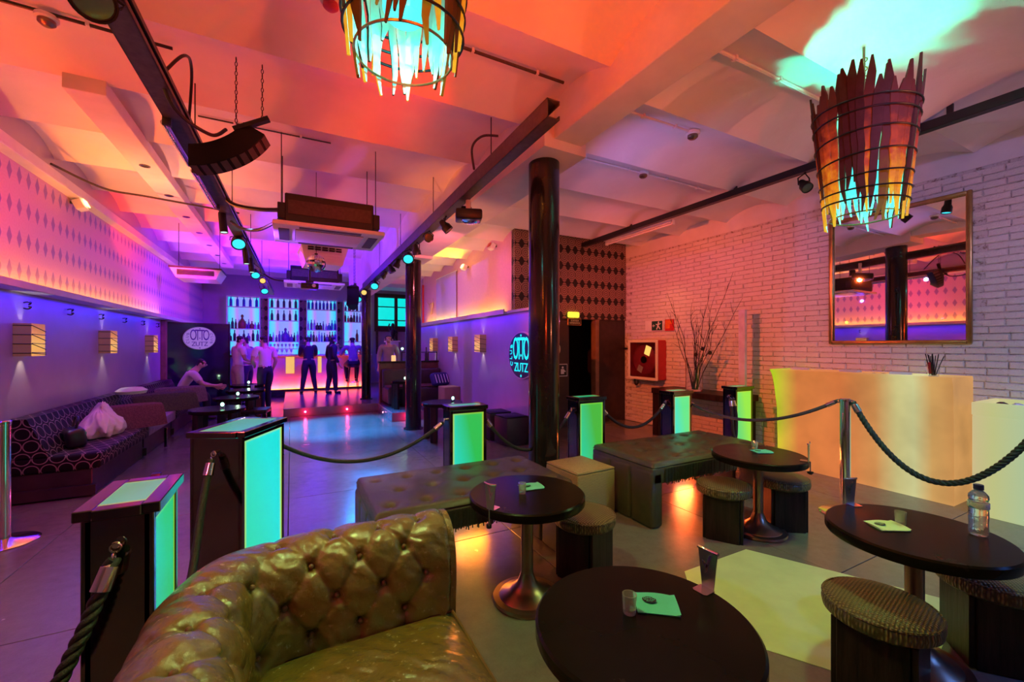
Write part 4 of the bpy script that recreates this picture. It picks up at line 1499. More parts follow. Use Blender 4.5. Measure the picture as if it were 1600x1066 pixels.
fx = Matrix.Rotation(R(-90), 4, 'Z') @ Matrix.Rotation(R(90), 4, 'X')      # lettering plane turned to face the room (-x)
t = wall_sign('small green and white running-man exit plate on the brick wall', 5.70, 1.865, .44, .19, M['white'])
b = MB().box(-.024, -.019, -.20, .05, -.085, .085)
g = b.build('green_field', plain('dark_green_field', (.01, .06, .04), .4), t, 0)
b = MB()
b.sphere((-.026, -.115, .06), .017, 12, 8, sc=(.2, 1, 1))
b.obox((-.0255, -.105, .015), (.004, .03, .07), (R(15), 0, 0))
b.obox((-.0255, -.13, -.035), (.004, .022, .07), (R(-35), 0, 0))
b.obox((-.0255, -.085, -.04), (.004, .022, .07), (R(30), 0, 0))
b.obox((-.0255, -.075, .02), (.004, .05, .016), (R(20), 0, 0))
b.obox((-.0255, -.145, .03), (.004, .045, .016), (R(-25), 0, 0))
b.obox((-.0255, 0.0, 0), (.004, .06, .014))
b.prism([(.03, 0), (.0, .03), (.0, -.03)], .0235, .0275, 0, Matrix(((0, 0, -1, 0), (1, 0, 0, 0), (0, 1, 0, 0), (0, 0, 0, 1))))
b.build('running_figure', M['white'], g, 0)
t = wall_sign('square red and orange fire equipment plate next to the running-man plate', 5.345, 1.865, .20, .205, M['red'])
b = MB().box(-.024, -.019, -.07, .08, -.06, .085)
b.build('orange_field', plain('orange_field', (.75, .16, .02), .4), t, 0)
MB().box(-.027, -.0235, -.075, -.02, -.085, .02).build('red_bar', M['red'], t, 0)

# exit sign and lamp over the doorway
t = thing('emergency_exit_sign', 'small dark exit plate with yellow emergency lamp above the doorway', 'sign', (4.70, YA - .03, 1.94))
MB().box(-.155, .155, -.012, .012, -.065, .065, .004, 1).build('plate', M['gold'], t, 0)
MB().box(-.14, .14, -.016, -.011, -.052, .052).build('field', M['ink'], t, 0)
mt = Matrix.Translation((0, -.0165, .022)) @ Matrix.Rotation(R(90), 4, 'X')
text('lettering', 'SORTIDA', .044, .001, M['napkinpale'], t, mt, 1.0)
mt = Matrix.Translation((0, -.0165, -.022)) @ Matrix.Rotation(R(90), 4, 'X')
text('lettering', "D'EMERGENCIA", .040, .001, M['napkinpale'], t, mt, .85)
MB().obox((-.02, .0, .135), (.26, .05, .11), bev=.025, seg=3).build('emergency_lamp', M['exitlamp'], t)


# illuminated counters
def counter(name, label, y0, y1, zt, x0, mat, flare):
    t = thing(name, label, 'counter', (0, 0, 0))
    b = MB()
    prof = [(x0, .0), (x0 + .01, .02), (x0 + .005, .35), (x0 - .005, zt * .6), (x0 - .01, zt * .85), (x0 - flare * .5, zt - .06), (x0 - flare, zt - .012), (x0 - flare + .006, zt),
            (5.93, zt), (5.945, zt - .02), (5.94, 0)]
    n = len(prof)
    segs = 14
    rows = []
    for i in range(segs + 1):
        f = i / segs
        y = y0 + (y1 - y0) * f
        e = max(0, (f - .86) / .14)
        rows.append([b.b.verts.new((px - (.03 * e * e if (px < 5.6 and pz > zt * .8) else 0), y + (.05 * e * e * (pz / zt) ** 6), pz)) for px, pz in prof])
    for a, c in zip(rows, rows[1:]):
        for j in range(n):
            b.b.faces.new((a[j], a[(j + 1) % n], c[(j + 1) % n], c[j]))
    b.b.faces.new(rows[0])
    b.b.faces.new(rows[-1])
    b.build('shell', mat, t, 35)
    return t


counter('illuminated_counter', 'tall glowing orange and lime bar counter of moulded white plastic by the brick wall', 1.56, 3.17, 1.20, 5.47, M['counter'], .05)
t = thing('illuminated_counter', 'lower pale glowing counter with a recessed tray, at the right edge', 'counter', (0, 0, 0))
b = MB()
b.box(5.36, 5.93, .55, 1.42, 0, .90, .03, 3)
b.build('shell', M['counterpale'], t, 35)
b = MB()
for (x0, x1, y0, y1) in ((5.36, 5.41, .55, 1.42), (5.88, 5.93, .55, 1.42), (5.41, 5.88, .55, .60), (5.41, 5.88, 1.37, 1.42)):
    b.box(x0, x1, y0, y1, .88, 1.0, .012, 2)
b.build('tray_rim', M['counterpale'], t, 35)
rn = random.Random(5)
for k, (lab, y, mat) in enumerate([('crumpled dark red wrapper lying in the tray of the lower counter', 1.27, 'velvetred'), ('crumpled pale paper in the tray of the lower counter', 1.18, 'white'), ('dark round ashtray in the tray of the lower counter', .98, 'black')]):
    b = MB()
    if k == 2:
        b.lathe([(0, 0), (.06, 0), (.065, .03), (.055, .03), (.05, .012), (0, .01)], n=24)
    else:
        b.sphere((0, 0, .025), .035, 10, 7, sc=(1, 1.2, .7))
        for v in b.b.verts:
            v.co += Vector((rn.uniform(-.009, .009), rn.uniform(-.009, .009), rn.uniform(-.006, .006)))
    o = b.build(['wrapper', 'paper_scrap', 'ashtray'][k], M[mat], smooth=20, loc=(5.50, y, .955 if k < 2 else .905))
    tag(o, lab, ['wrapper', 'paper', 'ashtray'][k])

# leaflets, glasses and straws on the tall counter
for k, (y, rz) in enumerate([(2.95, 10), (2.42, -6), (1.98, 14)]):
    b = MB()
    for j in range(5):
        b.obox((0, 0, .004 + j * .005), (.11, .17, .004), (0, 0, R(rz + j * 2)))
    tag(b.build('leaflet_stack', M['white'], smooth=0, loc=(5.56, y, 1.201)), ['small stack of pale leaflets at the far lime end of the tall counter', 'small stack of pale leaflets on the middle of the tall counter', 'small stack of pale leaflets on the tall counter beside the straw cup'][k], 'leaflets', 'leaflets on the counter')
for k, y in enumerate((2.20, 2.12)):
    t = thing('wine_glass', ['small clear stemmed glass on the tall counter, farther of the pair', 'small clear stemmed glass on the tall counter, nearer of the pair'][k], 'glass', (5.55, y, 1.201), 0, 'glasses on the counter')
    MB().lathe([(0, 0), (.02, 0), (.02, .003), (.004, .006), (.004, .03), (.014, .04), (.02, .06), (.018, .09), (.0165, .09), (.018, .06), (.012, .044), (0, .038)], n=24).build('bowl', M['glass'], t, 30)
t = thing('straw_cup', 'clear tumbler full of black drinking straws on the tall counter', 'cup', (5.53, 1.72, 1.201))
MB().lathe([(0, 0), (.038, 0), (.048, .12), (.045, .12), (.036, .006), (0, .006)], n=28).build('tumbler', M['glass'], t, 30)
rn = random.Random(9)
for k in range(14):
    a, q = rn.uniform(0, 6.28), rn.uniform(.01, .028)
    lean = rn.uniform(.02, .07)
    p0 = (q * math.cos(a), q * math.sin(a), .01)
    p1 = ((q + lean) * math.cos(a + .3), (q + lean) * math.sin(a + .3), .20 + rn.uniform(-.01, .02))
    MB().tube([p0, ((p0[0] + p1[0]) / 2, (p0[1] + p1[1]) / 2, .11), p1], .0036, 6).build('straw', M['black'], t)
MB().obox((-.02, .015, .08), (.006, .03, .11), (0, R(-8), 0)).build('red_card', M['red'], t, 0)

# console with vase of twigs, white post
t = thing('console_table', 'dark wooden console against the brick wall below the twig vase', 'table', (5.66, 4.42, 0))
MB().box(-.28, .28, -.72, .78, .70, .79, .008, 1).build('top', M['darkwood'], t, 0)
for y in (-.62, .70):
    MB().box(-.26, .26, y - .07, y + .07, 0, .70, .006, 1).build('leg', M['darkwood'], t, 0)
t = thing('glass_vase', 'clear cylinder vase of bare dark twigs on the console', 'vase', (5.60, 4.52, .79))
MB().lathe([(0, 0), (.125, 0), (.128, .01), (.128, .52), (.12, .52), (.12, .025), (0, .02)], n=40).build('cylinder', M['glass'], t, 30)
rn = random.Random(12)
spec = [(-.62, 1.28), (-.50, 1.55), (-.30, 1.40), (-.22, 1.38), (-.10, 1.25), (.05, 1.15), (.14, 1.32), (.30, 1.42), (.42, 1.62), (.62, 1.75), (.75, 1.35), (.36, 1.1), (-.05, 1.0), (.22, .92), (.48, 1.0)]
for k, (dy, hz) in enumerate(spec):
    # the twigs spread along the wall (towards -y on the right of the picture)
    p = [Vector((rn.uniform(-.06, .06), rn.uniform(-.06, .06), .03))]
    for j in range(1, 7):
        f = j / 6
        p.append(Vector((p[0].x + rn.uniform(-.05, .05) * f - .12 * f * (k % 3 - 1), p[0].y - dy * f ** 1.15 + rn.uniform(-.02, .02), .03 + hz * f)))
    b = MB()
    b.tube(catmull(p, 3), [.0075 - .0055 * i / 18 for i in range(19)], 6)
    for j in (3, 4, 5):
        q = p[j]
        e = q + Vector((rn.uniform(-.04, .04), rn.uniform(-.12, .12) - dy * .08, rn.uniform(.08, .2)))
        b.tube([q, q.lerp(e, .5) + Vector((0, .01, .01)), e], [.0035, .0028, .0012], 5)
    b.build('twig', M['twig'], t)
for k, q in enumerate([(-.02, -.17, .66), (.0, -.28, .60), (.0, -.03, .57)]):
    b = MB()
    b.sphere(q, .03, 10, 8)
    b.tube([(0, -.01, .4), (q[0], q[1] * .6, q[2] - .06), q], [.004, .003, .003], 6)
    b.build('seed_head', M['twig'], t)
tag(MB().obox((5.72, 3.80, 1.0), (.05, .10, 2.0), bev=.006, seg=1).obox((5.72, 3.80, 2.004), (.06, .11, .012)).build('white_post', plain('milky_plastic', (.60, .58, .80), .3), smooth=0),
    'tall narrow milky white post standing between the console and the lime barrier box', 'post')

# ================================================================ GREY WALL LAMPS
def sconce(label, x, y, z, side):
    """three-sided parchment lamp laced with dark cord; side=+1 on the left wall, -1 on the right wall"""
    t = thing('wall_lamp', label, 'wall lamp', (x, y, z), 0 if side > 0 else R(180), 'parchment wall lamps')
    w, h, d = .25, .32, .13
    b = MB()
    b.box(d - .004, d, -w / 2, w / 2, -h / 2, h / 2)
    b.build('shade', M['shade'], t, 0)
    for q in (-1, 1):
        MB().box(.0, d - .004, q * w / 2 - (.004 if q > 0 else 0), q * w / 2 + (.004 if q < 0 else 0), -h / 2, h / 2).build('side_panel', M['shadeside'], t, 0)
    for k in range(4):
        z0 = h / 2 - .02 - k * .09
        b = MB()
        pts = [(.002, -w / 2 - .004, z0), (d + .004, -w / 2 - .004, z0), (d + .004, w / 2 + .004, z0 - (.055 if k < 3 else .015)), (.002, w / 2 + .004, z0 - (.07 if k < 3 else .02))]
        b.tube(pts, .0045, 6)
        if k < 3:
            pts = [(d + .004, w / 2 + .004, z0 - .09), (d + .004, -w / 2 - .004, z0 - .09 + .006)]
            b.tube(pts, .004, 6)
        b.build('cord', M['black'], t)
    MB().box(.0, .03, -.05, .05, -.03, .03).build('bulb_holder', M['white'], t, 0)
    for s in (-1, 1):
        l = lamp('SPOT', (.055, 0, s * .10), 5.0 if s < 0 else 2.6, (1.0, .88, .55), (.035, 0, s * 5), .015, 56, .2)
        l.parent = t
    return t


names = ['nearest', 'second', 'third']
for k, (y, z) in enumerate([(5.92 * 1.0, 1.555), (7.95, 1.55), (10.05, 1.53)]):
    sconce('parchment wall lamp laced with dark cord above the left sofa, %s along the grey wall' % names[k], LW, y, z, 1)
for k, (y, z) in enumerate([(7.25, 1.54), (8.75, 1.53), (10.15, 1.52)]):
    sconce('corded parchment wall lamp on the wall of the cyan oval sign, %s from it' % names[k], 3.2, y, z, -1)
for k in range(7):
    y = 5.05 + .93 * k
    b = MB()
    for s in (-1, 1):
        b.tube(catmull([(0, 0, .028 * s), (.03, .0, .034 * s), (.045, .012, .02 * s), (.03, .012, .008 * s)], 4), .007, 8)
    b.sphere((.045, .01, .03), .012, 8, 6)
    b.sphere((.045, .01, -.014), .012, 8, 6)
    tag(b.build('coat_hook', M['steel'], loc=(LW, y, 1.90)), 'small double coat hook under the shelf of the grey wall, ' + ['first', 'second', 'third', 'fourth', 'fifth', 'sixth', 'seventh'][k] + ' from the near end', 'hook', 'coat hooks')


def logo_oval(t, w, h, ground, ink, rim):
    """oval panel with the club's lettering, lying in local xz, facing -y"""
    ell = lambda q: [(q * w / 2 * math.cos(2 * math.pi * i / 48), q * h / 2 * math.sin(2 * math.pi * i / 48)) for i in range(48)]
    mt = Matrix.Rotation(R(90), 4, 'X')
    MB().prism(ell(1.0), 0.0, .03, 0, mt).build('rim', rim, t, 30)
    MB().prism(ell(.955), .03, .034, 0, mt).build('panel', ground, t, 30)
    at = lambda x, z: Matrix.Translation((x * w, -.035, z * h)) @ mt
    for i, (ch, x) in enumerate([('O', -.20), ('T', -.067), ('T', .067), ('O', .20)]):
        me = text_mesh(ch, h * .68, .003, .50 * w / h * .78)
        me.transform(at(x, .12))
        me.materials.clear()
        me.materials.append(ink)
        link('letter', me, t)
    for i, (ch, x) in enumerate([('Z', -.19), ('U', -.065), ('T', .065), ('Z', .19)]):
        me = text_mesh(ch, h * .27, .003, .9)
        me.transform(at(x, -.26))
        me.materials.clear()
        me.materials.append(ink)
        link('letter', me, t)
    for s in (-1, 1):
        for i, ch in enumerate('CLUB'):
            f = (i - 1.5)
            a = R(90) if s < 0 else R(-90)
            me = text_mesh(ch, h * .15, .003, 1.0)
            zz = f * .125 if s < 0 else -f * .125
            me.transform(at(s * (.385 - .012 * f * f), zz) @ Matrix.Rotation(a + s * R(-6) * f * (-s), 4, 'Z'))
            me.materials.clear()
            me.materials.append(ink)
            link('letter', me, t)
    for z in (.42, -.43, .0):
        b = MB()
        b.prism([(0, .03 * h), (-.03 * h, 0), (0, -.03 * h), (.03 * h, 0)], .034, .038, 0, Matrix.Translation((0, 0, z * h)) @ mt)
        b.build('dot', ink, t, 0)


t = thing('oval_sign', 'dark blue oval sign with glowing cyan lettering, half hidden by the black column', 'sign', (3.2, 5.73, 1.345), R(-90))
logo_oval(t, .86, .74, plain('deep_blue_enamel', (.01, .015, .10), .3), M['neon'], M['shelf'])

# dark glass panel with pale oval sign, left of the bar
t = thing('glass_screen', 'dark glass screen carrying a pale oval sign, left of the bar', 'screen', (-1.85, 11.5, 0), R(25))
MB().box(-.52, .62, -.01, .01, .05, 1.97).build('pane', plain('smoked_glass', (.015, .008, .03), .08), t, 0)
b = MB()
b.box(-.55, -.52, -.02, .02, 0, 2.0)
b.box(.62, .65, -.02, .02, 0, 2.0)
b.box(-.55, .65, -.02, .02, 1.97, 2.0)
b.build('frame', M['darkwood'], t, 0)
s = thing('oval_sign', 'pale lavender oval sign with dark lettering on the dark glass screen', 'sign', (-1.80, 11.50, 1.66), R(25))
logo_oval(s, .60, .50, glow('pale_lit_oval', (.50, .25, .95), .55), plain('violet_ink', (.05, .0, .16), .5), glow('pale_lit_oval_edge', (.45, .2, .9), .4))

# pale wall: banner, skull, fixtures, pole
t = thing('wall_banner', 'plain pale cotton banner hanging on the pink wall', 'banner', (PW - .02, 10.06, 2.14))
b = MB()
b.grid(lambda u, v: (-.012 + .012 * math.sin(9 * u + 2 * v) * (1 - v) - .006, (u - .5) * 1.5, v * 1.10), 30, 12)
b.build('cloth', M['banner'], t, 60)
MB().cyl((-.012, -.78, 1.11), (-.012, .78, 1.11), .012, n=10).build('rail', M['white'], t)
t = thing('horned_skull', 'small horned animal skull hung on the pink wall beside the banner', 'ornament', (PW - .05, 11.22, 2.56))
MB().lathe([(0, -.22), (.035, -.20), (.05, -.08), (.085, .03), (.075, .09), (0, .11)], n=16, sx=.7).build('skull', M['bone'], t)
for s in (-1, 1):
    MB().tube(catmull([(0, s * .06, .07), (-.02, s * .16, .08), (-.03, s * .24, .13), (-.03, s * .25, .22)], 5), [.024 - .0014 * i for i in range(16)], 8).build('horn', M['bone'], t)


def wall_fixture(label, x, y, z, side, mat):
    t = thing('wall_floodlight', label, 'floodlight', (x, y, z), 0 if side > 0 else R(180))
    MB().obox((.10, 0, 0), (.09, .15, .12), (0, R(-25), 0), .015, 2).build('housing', M['white'], t)
    MB().obox((.155, 0, .03), (.012, .11, .085), (0, R(-25), 0), .004, 1).build('lens', mat, t)
    MB().obox((.03, 0, .02), (.07, .03, .03)).build('bracket', M['gunmetal'], t, 0)
    return t


wall_fixture('small floodlight with a warm yellow lens under the cornice of the patterned wall', LW, 6.95, 3.20, 1, M['warmwash'])
wall_fixture('small floodlight with a white lens near the far end of the patterned wall', LW, 13.6, 3.30, 1, M['whitewash'])
wall_fixture('small floodlight with a bright yellow lens on the pink wall above the banner side', PW, 8.62, 3.20, -1, M['warmwash'])
wall_fixture('small dim floodlight high on the pink wall near the dark wallpaper', PW, 7.2, 3.36, -1, M['red'])
tag(MB().cyl((PW - .06, 12.0, 2.06), (PW - .06, 12.0, 3.25), .03, n=14).build('upright_pipe', M['red']), 'reddish upright pipe at the far end of the pink wall', 'pipe')

# ================================================================ LEFT SOFA
def sofa(label, y0, y1, mat, seatmat):
    t = thing('banquette', label, 'sofa', (LW, 0, 0), 0, 'wall banquettes')
    MB().box(.02, .60, y0 + .03, y1 - .01, 0, .27, .006, 1).build('plinth', M['plinth'], t, 0)
    MB().box(.02, .67, y0, y1, .27, .43, .03, 3).build('seat', seatmat, t)
    MB().hexa([(.015, y0, .43), (.30, y0, .43), (.30, y1, .43), (.015, y1, .43), (.015, y0, .80), (.15, y0, .80), (.15, y1, .80), (.015, y1, .80)]).build('backrest', mat, t, 0)
    MB().box(.03, .64, y0 - .02, y0 + .028, 0.02, .12).build('toe_board', M['plinth'], t, 0)
    return t


sofa('near wall banquette covered in black velvet with pink ring pattern', 5.65, 7.30, M['rings'], M['rings'])
sofa('middle wall banquette with pale grey vinyl seat between two ring-patterned ones', 7.32, 8.80, M['rings'], M['greyvinyl'])
sofa('far wall banquette in ring-patterned velvet where a person sits', 8.82, 11.1, M['rings'], M['rings'])
tag(MB().box(LW + .7, LW + .73, 7.9, 7.93, 0, .28).build('metal_leg', M['steel'], smooth=0), 'thin metal prop under the pale grey seat', 'prop')


def wedge(label, x, y, z, l, mat, rz):
    t = thing('wedge_cushion', label, 'cushion', (x, y, z), R(rz), 'wedge back cushions')
    b = MB()
    n = 10
    prof = catmull([(-.14, .01, 0), (.15, 0, 0), (.17, .03, 0), (.06, .25, 0), (.0, .29, 0), (-.06, .28, 0), (-.15, .04, 0)], 4)
    rows = []
    for i in range(n + 1):
        f = i / n
        e = 1 - .10 * (abs(2 * f - 1) ** 6)
        rows.append([b.b.verts.new((p.x * e, (f - .5) * l, p.y * e + (1 - e) * .1)) for p in prof])
    k = len(prof)
    for a, c in zip(rows, rows[1:]):
        for j in range(k):
            b.b.faces.new((a[j], a[(j + 1) % k], c[(j + 1) % k], c[j]))
    b.b.faces.new(rows[0])
    b.b.faces.new(rows[-1])
    b.build('body', mat, t, 50)
    return t


wedge('wine-red chenille wedge cushion behind the white plastic bag', -1.93, 7.15, .432, .85, M['velvetred'], -58)
wedge('dark moss chenille wedge cushion beyond the wine-red one', -1.86, 8.75, .432, .95, M['velvetgreen'], -52)
wedge('grey-brown chenille wedge cushion in front of the seated person', -1.84, 9.85, .432, .80, M['velvetgrey'], -62)
tag(MB().lathe([(0, 0), (.2, .01), (.22, .05), (.15, .09), (0, .10)], n=24, sx=.8, sy=1.1).build('cushion', M['napkinpale'], loc=(LW + .32, 7.95, .80)), 'pale folded cushion lying on top of the sofa back behind the wedge cushions', 'cushion')

# plastic bag: crumpled and gathered at the top
rn = random.Random(21)
b = MB()


def bagf(u, v):
    a = 2 * math.pi * u
    ridge = lambda q: 1 - abs(math.sin(q))
    lump = 1 + .20 * math.sin(2 * a + .6) + .10 * math.sin(5 * a + 4 * v) + .13 * ridge(3.5 * a + 6 * v) + .08 * ridge(6 * a - 9 * v + 1)
    prof = [(.02, 0), (.20, .0), (.235, .05), (.225, .12), (.185, .18), (.13, .225), (.08, .255), (.03, .275), (.0, .28)]
    f = v * (len(prof) - 1)
    i = min(int(f), len(prof) - 2)
    r = prof[i][0] + (prof[i + 1][0] - prof[i][0]) * (f - i)
    z = prof[i][1] + (prof[i + 1][1] - prof[i][1]) * (f - i)
    x, y = r * lump * math.cos(a) * .72, r * lump * math.sin(a) * 1.25
    peak = .13 * math.exp(-((y - .10) ** 2 + x * x) / .010) + .05 * math.exp(-((y + .16) ** 2 + x * x) / .012)
    return (x - .02, y, z * (.75 + .25 * math.cos(3 * y)) + (peak + .014 * ridge(9 * a + 12 * v) if z > .02 else 0))


b.grid(bagf, 120, 36, closeu=True)
t = thing('plastic_bag', 'crumpled white plastic shopping bag lying on the ring-patterned sofa', 'bag', (-1.98, 6.72, .432), R(15))
b.build('bag', M['plasticbag'], t, 60)
MB().tube(catmull([(.05, .16, .16), (.10, .22, .20), (.10, .27, .12), (.06, .24, .05)], 5), [.014] * 16, 6).build('handle', M['plasticbag'], t)
t = thing('handbag', 'small black leather handbag beside the white plastic bag', 'bag', (-2.03, 6.10, .432), R(25))
MB().obox((0, 0, .10), (.16, .30, .20), (0, R(-8), 0), .045, 3).build('body', M['bagblack'], t)
MB().tube(catmull([(0, -.09, .19), (.02, -.08, .30), (.02, .08, .30), (0, .09, .19)], 6), .01, 8).build('strap', M['bagblack'], t)
MB().obox((.085, 0, .13), (.01, .05, .03), bev=.003, seg=1).build('clasp', M['chrome'], t, 0)

# ================================================================ CEILING FIXTURES
def channel(name, label, pts, w, h):
    t = thing(name, label, 'rail', (0, 0, 0), 0, 'ceiling rails')
    (xa, ya, za), (xb, yb, zb) = pts
    q = .008
    b = MB()
    for (x0, x1, z0, z1) in ((-w / 2, -w / 2 + q, 0, h), (-w / 2, w / 2, 0, q), (-w / 2, w / 2, h - q, h), (w / 2 - q, w / 2, 0, .03), (w / 2 - q, w / 2, h - .03, h)):
        b.hexa([(xa + x0, ya, za + z0), (xa + x1, ya, za + z0), (xb + x1, yb, zb + z0), (xb + x0, yb, zb + z0),
                (xa + x0, ya, za + z1), (xa + x1, ya, za + z1), (xb + x1, yb, zb + z1), (xb + x0, yb, zb + z1)])
    b.build('channel', M['track'], t, 0)
    n = 6
    for k in range(n):
        f = (k + .6) / n
        x, y, z = xa + (xb - xa) * f, ya + (yb - ya) * f, za + (zb - za) * f + h
        MB().cyl((x, y, z - .004), (x, y, 3.70), .005, n=6).build('hanger', M['black'], t)
    return t


RT = ((1.69, 2.57, 3.15), (1.53, 13.0, 2.74))
LT = ((-.80, 1.2, 3.16), (-.46, 13.0, 2.86))
channel('ceiling_channel', 'steel channel hung along the beam above the dance floor', RT, .11, .14)
channel('ceiling_channel', 'dark steel channel hung over the standing tables, lamps fixed below it', LT, .13, .10)
t = thing('ceiling_channel', 'long dark steel bar crossing under the vaults beside the brick wall', 'rail', (0, 0, 0), 0, 'ceiling rails')
MB().box(4.79, 4.87, YF, 6.35, 3.335, 3.41, .003, 1).build('channel', M['black'], t, 0)
for y in (1.4, 3.3, 5.1):
    MB().box(4.82, 4.84, y - .02, y + .02, 3.405, 3.56).build('bracket', M['black'], t, 0)


def rail(pts, y):
    (xa, ya, za), (xb, yb, zb) = pts
    f = (y - ya) / (yb - ya)
    return Vector((xa + (xb - xa) * f, y, za + (zb - za) * f))


def par_can(label, p, d, mat, r=.075, l=.16, yoke_to=None):
    """par lamp: finned barrel, yoke, lens, barn plate"""
    t = thing('spotlight', label, 'spotlight', p, 0, 'ceiling spotlights')
    q = Vector(d).normalized().to_track_quat('-Z', 'Y').to_matrix().to_4x4()
    MB().lathe([(0, l * .5), (r * .45, l * .5), (r * .62, l * .38), (r * .7, l * .1), (r, -l * .1), (r * 1.02, -l * .5), (r * .93, -l * .5), (r * .9, -l * .46), (0, -l * .44)], n=24, mat=q).build('barrel', M['black'], t, 35)
    MB().lathe([(0, -l * .455), (r * .6, -l * .47), (r * .90, -l * .455), (r * .9, -l * .44), (0, -l * .43)], n=24, mat=q).build('lens', mat, t, 60)
    top = (yoke_to or (Vector(p) + Vector((0, 0, .17)))) - Vector(p)
    b = MB()
    b.tube([q @ Vector((r * 1.1, 0, 0)), q @ Vector((r * 1.1, 0, .02)) + top * .45, top * .9, q @ Vector((-r * 1.1, 0, .02)) + top * .45, q @ Vector((-r * 1.1, 0, 0))], .007, 6)
    b.cyl(top * .85, top, .012, n=8)
    b.build('yoke', M['black'], t)
    return t


def tube_can(label, p, d, mat):
    t = thing('spotlight', label, 'spotlight', p, 0, 'ceiling spotlights')
    q = Vector(d).normalized().to_track_quat('-Z', 'Y').to_matrix().to_4x4()
    MB().lathe([(0, .12), (.035, .12), (.04, .10), (.042, -.12), (.038, -.12), (.036, -.105), (0, -.10)], n=20, mat=q).build('barrel', M['black'], t, 35)
    MB().lathe([(0, -.104), (.037, -.112), (.037, -.10), (0, -.098)], n=20, mat=q).build('lens', mat, t)
    MB().cyl((0, 0, .06), (0, 0, .17), .01, n=8).build('stem', M['black'], t)
    return t


cyan_r = [(1.60, 6.50, 2.87, 'nearest the slimmer column'), (1.565, 9.22, 2.79, 'second along the beam rail'), (1.53, 11.35, 2.72, 'farthest along the beam rail')]
for x, y, z, w in cyan_r:
    par_can('glowing cyan spotlight on the beam rail, ' + w, (x, y, z), (-.15, -.75, -.62), M['cyanlens'], .085, .17, rail(RT, y))
for x, y, z, w, d in [(1.64, 4.86, 2.94, 'boxy dark spotlight beside the scanner on the beam rail', (.5, -.2, -.6)), (1.62, 5.5, 2.94, 'round dark spotlight facing the viewer on the beam rail', (-.1, -.9, -.25)),
                      (1.62, 6.1, 2.90, 'dark spotlight just before the cyan one on the beam rail', (.2, .1, -.9)), (1.60, 7.25, 2.90, 'dark spotlight third behind the cyan one on the beam rail', (-.3, .2, -.8)),
                      (1.59, 7.7, 2.88, 'dark spotlight fourth behind the cyan one on the beam rail', (.4, -.1, -.8)), (1.58, 8.3, 2.86, 'dark spotlight fifth behind the cyan one on the beam rail', (-.5, .1, -.6))]:
    par_can(w, (x, y, z), d, M['gunmetal'], .06, .15, rail(RT, y))
par_can('amber spotlight near the far end of the beam rail', (1.54, 10.5, 2.78), (-.15, -.85, -.4), M['amberlens'], .07, .15, rail(RT, 10.5))
for x, y, z, w in [(-.64, 6.9, 2.94, 'nearest'), (-.56, 8.75, 2.79, 'second'), (-.50, 10.4, 2.70, 'farthest')]:
    par_can('glowing cyan spotlight on the rail over the standing tables, %s of three' % w, (x, y, z), (.1, -.72, -.65), M['cyanlens'], .09 if w == 'nearest' else .075, .17, rail(LT, y))
par_can('amber spotlight between the far cyan ones over the standing tables', (-.51, 9.9, 2.83), (.1, -.85, -.4), M['amberlens'], .06, .14, rail(LT, 9.9))
for x, y, z, w in [(-.70, 5.9, 2.93, 'nearest'), (-.60, 7.45, 2.84, 'second'), (-.585, 8.2, 2.83, 'third')]:
    tube_can('slim dark cylinder spotlight with a greenish lens over the standing tables, %s' % w, (x, y, z), (.1, -.1, -1), M['greenlens'])
par_can('large dark spotlight with a faceted lens on the near end of the left rail', (-.80, 2.58, 3.08), (.25, -.75, -.55), M['chrome'], .085, .20, rail(LT, 2.58))
par_can('dark spotlight hanging from the bar beside the brick wall, left of the basket lamp', (4.81, 2.51, 3.20), (-.3, -.6, -.7), M['gunmetal'], .055, .15, Vector((4.83, 2.51, 3.34)))
par_can('cyan-lensed spotlight on the bar beside the brick wall, behind the basket lamp', (4.86, 2.08, 3.20), (.1, .1, -1), M['cyanlens'], .05, .17, Vector((4.83, 2.08, 3.34)))
# scanner
t = thing('scanner_light', 'boxy black scanner light on a pale pole under the beam rail', 'stage light', (1.70, 4.25, 2.90), R(-20))
MB().obox((0, 0, 0), (.28, .34, .11), (R(8), 0, 0), .02, 2).build('housing', M['black'], t)
MB().lathe([(.09, 0), (.10, -.02), (.06, -.045), (0, -.05)], (.02, -.05, -.05), 24).build('mirror_dome', M['chrome'], t)
MB().cyl((0, .04, .05), (0, .04, .27), .028, n=16).build('pole', M['white'], t)
MB().obox((-.02, .16, .09), (.12, .10, .12), bev=.02, seg=2).build('motor', M['black'], t)
# tube lamps under the left rail
for y0, y1, w in ((3.75, 4.45, 'nearer'), (4.6, 5.6, 'farther')):
    p, q = rail(LT, y0), rail(LT, y1)
    t = thing('tube_lamp', '%s bright metal tube lamp lying along the side of the dark left rail' % w, 'tube lamp', (0, 0, 0), 0, 'tube lamps')
    MB().cyl(p + Vector((-.06, 0, -.03)), q + Vector((-.06, 0, -.03)), .024, n=14).build('tube', M['chrome'], t)
    for e in (p, q):
        MB().obox(e + Vector((-.045, 0, -.02)), (.05, .03, .06)).build('clip', M['gunmetal'], t, 0)
t = thing('tube_lamp', 'unlit pink fluorescent tube beside the dark bar by the brick wall', 'tube lamp', (0, 0, 0), 0, 'tube lamps')
MB().box(5.08, 5.13, 4.5, 6.0, 3.36, 3.40).build('batten', M['white'], t, 0)
MB().cyl((5.105, 4.52, 3.34), (5.105, 5.98, 3.34), .013, n=12).build('tube', M['white'], t)
for y in (4.5, 6.0):
    MB().obox((5.105, y, 3.36), (.05, .03, .07)).build('end_clip', M['white'], t, 0)


